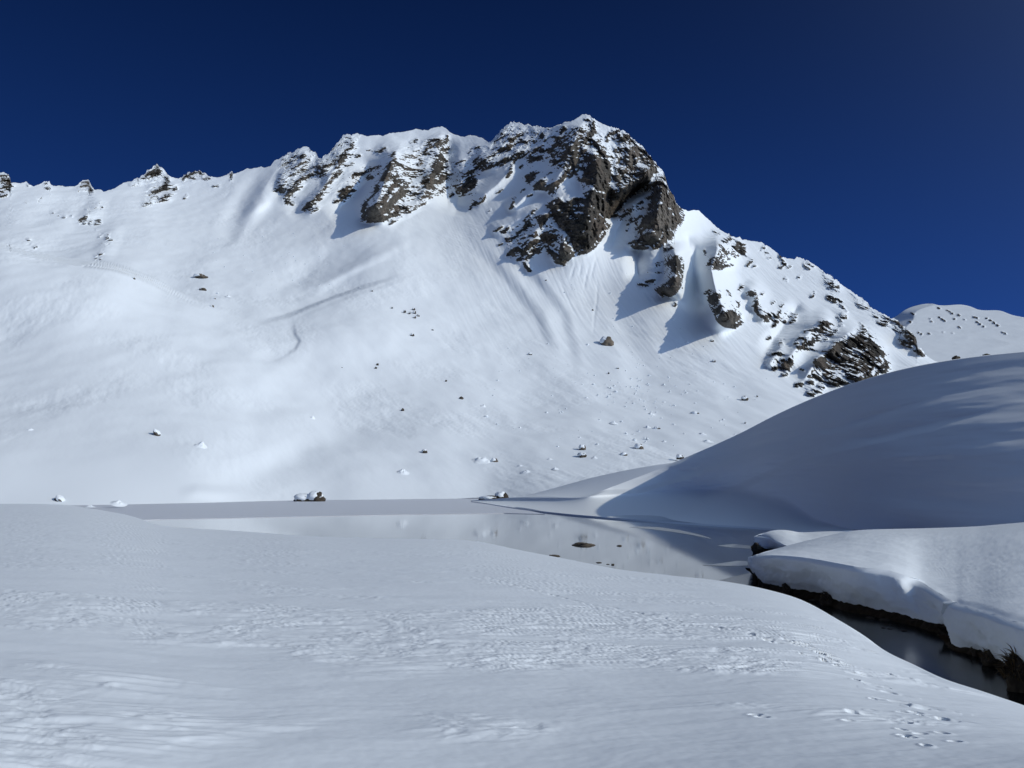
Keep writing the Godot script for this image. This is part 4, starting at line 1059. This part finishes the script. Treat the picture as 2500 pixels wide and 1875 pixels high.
# wide and tall as seen (in plate units), how much of it the snow covers (0 bare .. 1 all), which side shows rock
func boulder(called: String, label: String, px: float, py: float, r: float, wide: float, tall: float, snowy: float, tone: float, turn := 0.0, group := "") -> void:
	var g := int(px * 7.0 + py * 13.0)
	var o := base(called, at(px, py, r))
	tag(o, label, "boulder" if wide * r / FOCAL > 0.8 else "stone", group)
	var w := wide * r / FOCAL * 0.5; var h := tall * r / FOCAL
	o.rotation.z = turn
	if snowy < 0.95:
		var rock := build("rock", lump(Vector3(w, h * 0.75, w * 0.8), 0.35, g, 0.22, -0.6, tone), rock_mat, o)
		rock.position = Vector3(w * 0.18 * snowy, h * 0.16, 0)
	if snowy > 0.95:
		var up := Vector3.UP
		if r > 150.0:
			up = (at(px + 8, py, on_face(px + 8, py)) - at(px - 8, py, on_face(px - 8, py))).cross(at(px, py - 8, on_face(px, py - 8)) - at(px, py + 8, on_face(px, py + 8))).normalized()
		var x := Vector3(1, -up.x / up.y, 0).normalized()
		o.basis = Basis(x, up, x.cross(up))
		build("snow_cap", mound(w * 1.35, h * 0.75, g), snow, o)
	elif snowy > 0.0:
		var cap := build("snow_cap", lump(Vector3(w * (0.75 + 0.45 * snowy), h * 0.66, w * 0.95), 0.22, g + 5, 0.0, -0.5, 0.0, true), snow, o)
		cap.position = Vector3(-w * (0.28 * (1.0 - snowy) + 0.02), h * 0.46, -w * 0.12)

func mound(w: float, h: float, seed_: int) -> ArrayMesh:   # a drift over a buried stone, steeper on one side, its skirt under the snow
	var n := noise(seed_, 1.3, 2)
	var rings := 12; var seg := 28
	var v := PackedVector3Array()
	for j in rings + 1:
		var d := float(j) / rings
		for k in seg + 1:
			var a := TAU * k / seg
			var q := Vector3(cos(a), 0, sin(a)) * d
			var lean := 1.0 + 0.25 * cos(a + 0.6)
			var y := exp(-3.6 * d * d * lean) * (1.0 + 0.5 * n.get_noise_2d(q.x * 1.5, q.z * 1.5)) - 0.06 - 0.12 * ease01(0.7, 1.0, d)
			v.append(Vector3(q.x * w, y * h, q.z * w * 1.15))
	var nx := seg + 1
	return arrays_mesh(v, grid_normals(v, nx, rings + 1), grid_index(nx, rings + 1))

func on_face(px: float, py: float) -> float:
	return sample(rmap, px, py)

func stones() -> void:
	# along the far shore
	var shore := "snow capped stones along the far shore"
	boulder("boulder", "large snow capped boulder with dark front on the far shore left of centre", 742, 1224, 190, 42, 17, 0.6, 0.15, 0.0, shore)
	boulder("boulder", "dark bare block right beside the large snow capped shore boulder", 772, 1224, 189, 38, 22, 0.45, 0.12, 0.0, shore)
	boulder("boulder", "black square block at the right end of the far shore ice", 1226, 1220, 191, 32, 18, 0.3, 0.05, 0.0, shore)
	boulder("boulder", "long low dark rock with snow roof left of the black square block", 1196, 1220, 191, 46, 9, 0.5, 0.1, 0.0, shore)
	boulder("snow_mound", "small snow mound on the far shore beside the left snow tongue", 290, 1229, 152, 26, 8, 1.0, 0.0, 0.0, shore)
	boulder("snow_mound", "lowest snow mound at the left tip of the lake ice", 220, 1238, 148, 20, 6, 1.0, 0.0, 0.0, shore)
	var flat_ := "stones and mounds on the flat beyond the lake"
	boulder("boulder", "broad domed snow covered boulder on the flat, rust rock at its right end", 1178, 1127, on_face(1178, 1127), 56, 14, 1.0, 0.5, 0.0, flat_)
	boulder("boulder", "rust brown rock nose of the broad snow dome", 1207, 1128, on_face(1207, 1128) - 0.5, 15, 9, 0.35, 0.75, 0.0, flat_)
	boulder("snow_mound", "bright snow cone with shaded left side on the flat left of the dome", 984, 1154, on_face(984, 1154), 30, 11, 1.0, 0.0, 0.0, flat_)
	boulder("snow_mound", "snow covered stone on the left slope above the ice", 493, 1089, on_face(493, 1089), 24, 13, 1.0, 0.0, 0.0, flat_)
	boulder("snow_mound", "small snow covered stone in the hollow below the knoll", 763, 1022, on_face(763, 1022), 16, 8, 1.0, 0.0, 0.0, flat_)
	boulder("boulder", "upper of two snow capped stones right of the snow dome", 1422, 1097, on_face(1422, 1097), 15, 11, 0.55, 0.55, 0.0, flat_)
	boulder("boulder", "lower of two snow capped stones right of the snow dome", 1421, 1114, on_face(1421, 1114), 19, 9, 0.75, 0.4, 0.0, flat_)
	boulder("boulder", "snow capped boulder with brown right face nearest the shaded hill", 1560, 1097, on_face(1560, 1097), 19, 13, 0.6, 0.6, 0.0, flat_)
	boulder("boulder", "leaning snow streaked stone below the brown faced boulder", 1523, 1114, on_face(1523, 1114), 16, 9, 0.7, 0.3, 0.0, flat_)
	boulder("boulder", "dark rock at the foot of the shaded hill crest", 1660, 1119, on_face(1660, 1119) - 6, 16, 9, 0.4, 0.15, 0.0, flat_)
	boulder("snow_mound", "wide low snow heap in front of the dome", 1284, 1153, on_face(1284, 1153), 26, 7, 1.0, 0.0, 0.0, flat_)
	boulder("snow_mound", "small snow heap between the dome and the hill tip", 1356, 1145, on_face(1356, 1145), 14, 6, 1.0, 0.0, 0.0, flat_)
	var k := 0
	for q in [[1582, 1045, 18, 8, 1.0, 0], [1604, 1049, 15, 7, 0.6, 0.3], [1645, 1039, 18, 6, 1.0, 0], [1670, 1061, 22, 5, 1.0, 0], [1714, 1060, 18, 5, 1.0, 0], [1727, 1078, 22, 6, 1.0, 0], [1498, 1033, 16, 6, 1.0, 0], [1590, 1012, 20, 6, 1.0, 0], [1696, 1012, 17, 7, 0.7, 0.3], [1818, 976, 14, 8, 0.6, 0.4], [1622, 1078, 10, 4, 1.0, 0], [1452, 1118, 14, 5, 1.0, 0], [1342, 1121, 12, 4, 1.0, 0], [1269, 1138, 16, 4, 1.0, 0], [1036, 1104, 12, 7, 0.7, 0.3], [74, 1051, 20, 6, 1.0, 0], [1180, 992, 14, 6, 1.0, 0], [1294, 866, 9, 5, 0.8, 0.4]]:
		var labels := ["snow mound left of the dark eyed stone pair on the right flat", "dark eyed stone of the pair on the right flat", "flattened snow mound above the right flat", "first low snow swell right of the stone pair", "second low snow swell right of the stone pair", "broad snow heap lowest by the hill crest", "snow heap at the foot of the middle fan", "wide faint mound above the stone pair", "blue shaded stone high on the right flat", "dark stone with snow hat below the black crag", "tiny snow bump beneath the first low swell", "slanted snow bump between the two stone groups", "thin snow bump just right of the dome", "thin snow ridge just behind the wide low heap", "snow capped stone left of the broad dome on the slope foot", "faint snow mound on the far left slope", "bright snow lump in the middle of the central fan", "tiny snow capped stone high on the central fan"]
		boulder("boulder" if q[4] < 1.0 else "snow_mound", labels[k], q[0], q[1], on_face(q[0], q[1]), q[2], q[3], q[4], q[5], 0.0, flat_)
		k += 1
	var slope := "dark stones poking through the snow slopes"
	boulder("boulder", "big snow capped boulder with tan right face alone on the talus slope", 1481, 841, on_face(1481, 841), 27, 19, 0.72, 0.85, 0.0, slope)
	for q in [[489, 678, 36, 10, 0.2, 0.5, "large flat dark slab in the left cirque"], [495, 708, 17, 6, 0.1, 0.4, "small dark slab just under the large cirque slab"], [524, 732, 8, 5, 0.2, 0.3, "third dark stone below the cirque slab"], [517, 750, 11, 6, 0.4, 0.5, "lowest brown stone below the cirque slab, snow on its right"], [558, 724, 14, 5, 1.0, 0.0, "white snow lump right of the cirque stones"], [327, 681, 8, 5, 0.4, 0.3, "lone stone on the crest of the near left slope"], [1007, 819, 10, 6, 0.1, 0.25, "single dark stone low on the knoll"], [908, 711, 6, 4, 0.1, 0.2, "tiny dark stone on the crest line of the knoll"], [957, 752, 6, 4, 0.1, 0.2, "leftmost stone of the knoll cluster"], [988, 762, 7, 6, 0.2, 0.2, "second stone of the knoll cluster"], [1000, 765, 6, 5, 0.4, 0.3, "third stone of the knoll cluster"], [1010, 756, 8, 5, 0.1, 0.2, "topmost stone of the knoll cluster"], [1012, 765, 9, 7, 0.1, 0.2, "largest dark stone of the knoll cluster"], [1021, 772, 8, 5, 0.1, 0.2, "rightmost stone of the knoll cluster"], [1013, 776, 7, 6, 0.3, 0.4, "lowest stone of the knoll cluster"], [1056, 806, 6, 3, 0.1, 0.3, "thin stone chip right of the knoll"], [922, 891, 7, 5, 0.0, 0.3, "upper stone of the pair on the white shoulder"], [918, 899, 6, 5, 0.0, 0.3, "lower stone of the pair on the white shoulder"], [835, 899, 5, 3, 0.0, 0.3, "small chip left of the pair on the white shoulder"], [1089, 931, 6, 4, 0.0, 0.2, "lone dark pebble in the middle of the fan"], [983, 1002, 9, 6, 0.0, 0.3, "dark stone at the foot of the white shoulder"], [1738, 834, 9, 6, 0.1, 0.2, "dark stone at the low end of a snow shadow under the right buttress"], [1743, 884, 10, 7, 0.3, 0.3, "round grey stone on the right talus"], [1664, 704, 7, 5, 0.2, 0.3, "grey stone just under the right buttress"], [1333, 685, 5, 3, 0.0, 0.3, "small chip on the trough beside the fan"], [1447, 758, 5, 4, 0.0, 0.3, "small dark stone beside the rolling tracks"], [1486, 912, 5, 4, 0.2, 0.3, "small stone below the tan faced boulder"], [1508, 900, 6, 4, 0.3, 0.3, "snow flecked stone right below the tan faced boulder"], [1683, 940, 5, 4, 0.1, 0.3, "small stone in the debris field"], [1849, 968, 5, 4, 0.1, 0.3, "small stone near the black crag"], [1819, 1033, 5, 4, 0.1, 0.3, "small stone just above the shaded hill crest"]]:
		boulder("stone" if q[4] < 1.0 else "snow_mound", q[6], q[0], q[1], on_face(q[0], q[1]), q[2] * 0.85, q[3] * 0.85, q[4], q[5], 0.0, slope)
	boulder("stone", "tilted dark sliver of rock high on the near left slope", 382, 1060, on_face(382, 1060), 22, 7, 0.15, 0.35, -0.85, slope)
	boulder("stone", "tilted dark slab with a snow tip near the left end of the ice", 145, 1224, on_face(145, 1222), 24, 9, 0.2, 0.3, -0.75, slope)
	boulder("stone", "leaning stone sliver on the white fan", 1126, 974, on_face(1126, 974), 11, 5, 0.0, 0.35, -0.7, slope)
	boulder("stone", "dark flat stone on the hill crest, left of two", 2334, 876, 86, 14, 7, 0.0, 0.1, 0.0, "stones on the shaded hill")
	boulder("stone", "dark flat stone on the hill crest, right of two", 2408, 869, 85, 14, 5, 0.0, 0.1, 0.0, "stones on the shaded hill")
	var wet := "stones lying in the shallow water"
	for q in [[1424, 1331, 54, 10, 0.5, "long flat brown stone in the middle of the lake"], [1512, 1333, 13, 5, 0.4, "small round stone right of the long flat lake stone"], [1353, 1358, 27, 6, 0.45, "flat brown stone at the edge of the near snow bank"], [1463, 1374, 14, 3, 0.2, "thin dark stone chip near the bank, left of three"], [1484, 1378, 8, 2, 0.2, "thinnest stone chip near the bank, middle of three"], [1496, 1379, 7, 4, 0.2, "dark pebble near the bank, right of three"], [1990, 1466, 24, 6, 0.05, "black flat stone in the upper stream"], [1962, 1460, 10, 4, 0.05, "small black stone left of the black flat stream stone"], [2070, 1492, 18, 8, 0.05, "dark round stone below the turf clump in the stream"], [2124, 1510, 18, 7, 0.05, "dark stone amid the stream under the bank"], [2160, 1515, 30, 6, 0.04, "long dark stone under the middle of the bank"], [2206, 1541, 13, 5, 0.15, "right stone of three in the open stream"], [2173, 1536, 11, 3, 0.1, "middle stone of three in the open stream"], [2157, 1534, 9, 3, 0.1, "left stone of three in the open stream"], [2170, 1526, 12, 4, 0.08, "small stone above the three in the open stream"]]:
		boulder("stone", q[5], q[0], q[1], reach(q[0], q[1], 0.0), q[2] * 0.95, q[3] * 0.62, 0.0, q[4], 0.0, wet)

func debris() -> void:                                   # snowballs and chips that rolled down the talus
	var g := RandomNumberGenerator.new()
	g.seed = 9
	var mm := MultiMesh.new()
	mm.transform_format = MultiMesh.TRANSFORM_3D
	mm.mesh = lump(Vector3.ONE, 0.4, 3, 0.2, -0.5, 0.0, true)
	var where := []
	while where.size() < 260:
		var px := g.randf_range(1180, 1900); var py := g.randf_range(660, 1090)
		if g.randf() < 0.5: px = g.randfn(1560, 90); py = g.randfn(960, 60)
		if px > 1640 and py < 760 + (px - 1640) * 0.65: continue
		if px < 1330 and py < 820: continue
		where.append(Vector2(px, py))
	for k in 60: where.append(Vector2(g.randf_range(520, 900), g.randf_range(560, 720)))
	mm.instance_count = where.size()
	for k in where.size():
		var q: Vector2 = where[k]
		var r := on_face(q.x, q.y)
		var s := g.randf_range(0.16, 0.45) * (1.0 if g.randf() < 0.88 else 1.8)
		mm.set_instance_transform(k, Transform3D(Basis(Vector3.UP, g.randf() * TAU).scaled(Vector3(s, s * 0.8, s)), at(q.x, q.y, r - 0.1)))
	var o := MultiMeshInstance3D.new()
	o.name = "snow_debris"
	o.multimesh = mm
	o.material_override = snow
	add_child(o)
	tag(o, "scattered snowballs and small lumps strewn over the talus slope", "snow debris", "", "stuff")

# ---------------------------------------------------------------- dead grass under the bank
func tuft(label: String, px: float, py: float, wide: float, tall: float, blades: int, lean := 0.0) -> void:
	var r := reach(px, py, 0.03)
	var o := base("grass_tuft", at(px, py, r - 0.06))
	tag(o, label, "grass tuft", "dead turf clumps along the stream bank")
	var g := RandomNumberGenerator.new()
	g.seed = int(px)
	var w := wide * r / FOCAL * 0.5; var h := tall * r / FOCAL
	build("turf", lump(Vector3(w * 0.85, h * 0.62, w * 0.7), 0.45, int(px), 0.15, -0.5, 0.0), rock_mat, o).position.y = h * 0.2
	var st := SurfaceTool.new()
	st.begin(Mesh.PRIMITIVE_TRIANGLES)
	for k in blades:
		var a := g.randf() * TAU
		var d := sqrt(g.randf())
		var root := Vector3(cos(a) * d * w * 0.8, h * (0.75 - 0.55 * d * d), sin(a) * d * w * 0.6)
		var out := Vector3(cos(a) + lean, g.randf_range(0.2, 1.4), sin(a) + 0.6).normalized()
		var l := h * g.randf_range(0.2, 0.5)
		var tip := root + out * l + Vector3(0, -l * 0.5 * g.randf(), 0)
		var mid := root.lerp(tip, 0.5) + Vector3(0, l * 0.15, 0)
		var side := out.cross(Vector3(g.randf() - 0.5, g.randf(), g.randf() - 0.5)).normalized() * w * 0.035
		var c := Color(0.05, 0.034, 0.018).lerp(Color(0.14, 0.10, 0.055), g.randf())
		for p in [root - side, mid - side * 0.8, root + side, root + side, mid - side * 0.8, mid + side * 0.8, mid - side * 0.8, tip, mid + side * 0.8]:
			st.set_color(c); st.add_vertex(p)
	st.generate_normals()
	var b := build("blades", st.commit(), rock_mat, o)
	b.set_meta("kind", "stuff")

func turf() -> void:
	tuft("dark turf clump under the small snow lobe", 1848, 1349, 28, 24, 60)
	tuft("second low turf clump under the small snow lobe", 1874, 1352, 22, 9, 40)
	tuft("brown grass tuft hanging at the tip of the undercut bank", 1847, 1426, 18, 30, 90, -0.6)
	tuft("dark pointed turf clump left of the middle of the undercut bank", 1921, 1452, 24, 30, 80)
	tuft("round golden brown grass tuft at the middle of the undercut bank", 2030, 1475, 48, 36, 220)
	tuft("thin upright grass tuft in the notch of the undercut bank", 2310, 1552, 10, 28, 50)
	tuft("dark post shaped turf clump right of the notch", 2382, 1598, 20, 34, 90)
	tuft("wide brown turf clump between the post shaped clump and the corner", 2424, 1620, 48, 34, 200)
	tuft("large dark grass tussock at the corner where the stream leaves the picture", 2490, 1680, 70, 84, 320)

func snowfield() -> void:                       # the valley around and behind the camera
	var st := SurfaceTool.new()
	st.begin(Mesh.PRIMITIVE_TRIANGLES)
	var swell := noise(61, 0.01, 3)
	var rings := [0.0, 2.0, 4.5, 7, 12, 20, 35, 60, 110, 200, 400, 800, 1600, 3200]
	var n := 96
	var rows := []
	for r in rings:
		var row := PackedVector3Array()
		for k in n + 1:
			var a := TAU * k / n
			var x: float = sin(a) * r; var z: float = -cos(a) * r
			var y: float = 2.28 + (0.6 * swell.get_noise_2d(x, z) * minf(1.0, r / 40.0))
			var ahead := ease01(1.25, 0.95, absf(wrapf(a, -PI, PI)))   # falls under the lake in front
			y = lerpf(y, 2.1 - minf(r, 30.0) * 0.28, ahead * ease01(3.0, 9.0, r))
			if r > 300.0: y += (r - 300.0) * 0.02 * (1.0 - ahead)
			row.append(Vector3(x, y, z))
		rows.append(row)
	for i in rings.size() - 1:
		for k in n:
			for p in [rows[i][k], rows[i + 1][k], rows[i + 1][k + 1], rows[i][k], rows[i + 1][k + 1], rows[i][k + 1]]:
				st.set_smooth_group(0); st.add_vertex(p)
	st.index(); st.generate_normals()
	var o := build("ground", st.commit(), snow)
	tag(o, "snow covered valley ground around the lake", "ground", "", "structure")

func clear_sky(to_sun: Vector3) -> Image:               # deep blue winter air, paler low down and round the sun
	var w := 768; var h := 384
	var im := Image.create(w, h, false, Image.FORMAT_RGBF)
	for j in h:
		var up := (0.5 - (j + 0.5) / h) * PI
		var y := maxf(sin(up), 0.0)
		var t := pow(1.0 - y, 3.0)
		var c := Color(0.0010, 0.0040, 0.022).lerp(Color(0.018, 0.082, 0.38), t)
		for i in w:
			var az := (i + 0.5) / w * TAU
			var d := Vector3(sin(az) * cos(up), sin(up), -cos(az) * cos(up))
			var q := 0.5 + 0.5 * d.dot(to_sun)
			var a := pow(q, 10.0)
			im.set_pixel(i, j, Color(c.r + 0.86 * a, c.g + 1.24 * a, c.b + 1.90 * a))
	return im

func _ready() -> void:
	var cam := Camera3D.new()
	cam.name = "camera"
	cam.fov = rad_to_deg(2.0 * atan(937.5 / FOCAL))
	cam.position = EYE
	cam.rotation.x = PITCH
	cam.near = 0.1
	cam.far = 6000.0
	add_child(cam)
	var we := WorldEnvironment.new()
	we.name = "world_environment"
	var env := Environment.new()
	env.background_mode = Environment.BG_SKY
	env.tonemap_mode = Environment.TONE_MAPPER_LINEAR
	env.tonemap_exposure = 1.0
	env.sdfgi_enabled = true
	env.ssao_enabled = true
	env.ssil_enabled = true
	var to_sun := Vector3(0.81, 0.44, 0.39).normalized()
	var sm := PanoramaSkyMaterial.new()
	sm.panorama = ImageTexture.create_from_image(clear_sky(to_sun))
	var sky := Sky.new()
	sky.sky_material = sm
	env.sky = sky
	we.environment = env
	add_child(we)
	var sun := DirectionalLight3D.new()
	sun.name = "sun"
	sun.light_energy = 0.77
	sun.light_color = Color(1.0, 0.965, 0.89)
	sun.light_angular_distance = 0.5
	sun.shadow_enabled = true
	add_child(sun)
	sun.look_at_from_position(to_sun, Vector3.ZERO)

	snow = StandardMaterial3D.new()
	snow.albedo_color = Color(0.77, 0.83, 0.87).linear_to_srgb()
	snow.roughness = 0.75
	snow.metallic_specular = 0.25
	near_snow = snow
	rock_mat = StandardMaterial3D.new()
	rock_mat.vertex_color_use_as_albedo = true
	rock_mat.roughness = 0.9
	rock_mat.metallic_specular = 0.3
	var t0 := Time.get_ticks_msec()
	mountain()
	print("mountain ", Time.get_ticks_msec() - t0)
	far_mountain()
	hill()
	foreground()
	print("sheets ", Time.get_ticks_msec() - t0)
	far_bank()
	snowfield()
	water()
	debris()
	stones()
	turf()
	print("all ", Time.get_ticks_msec() - t0)
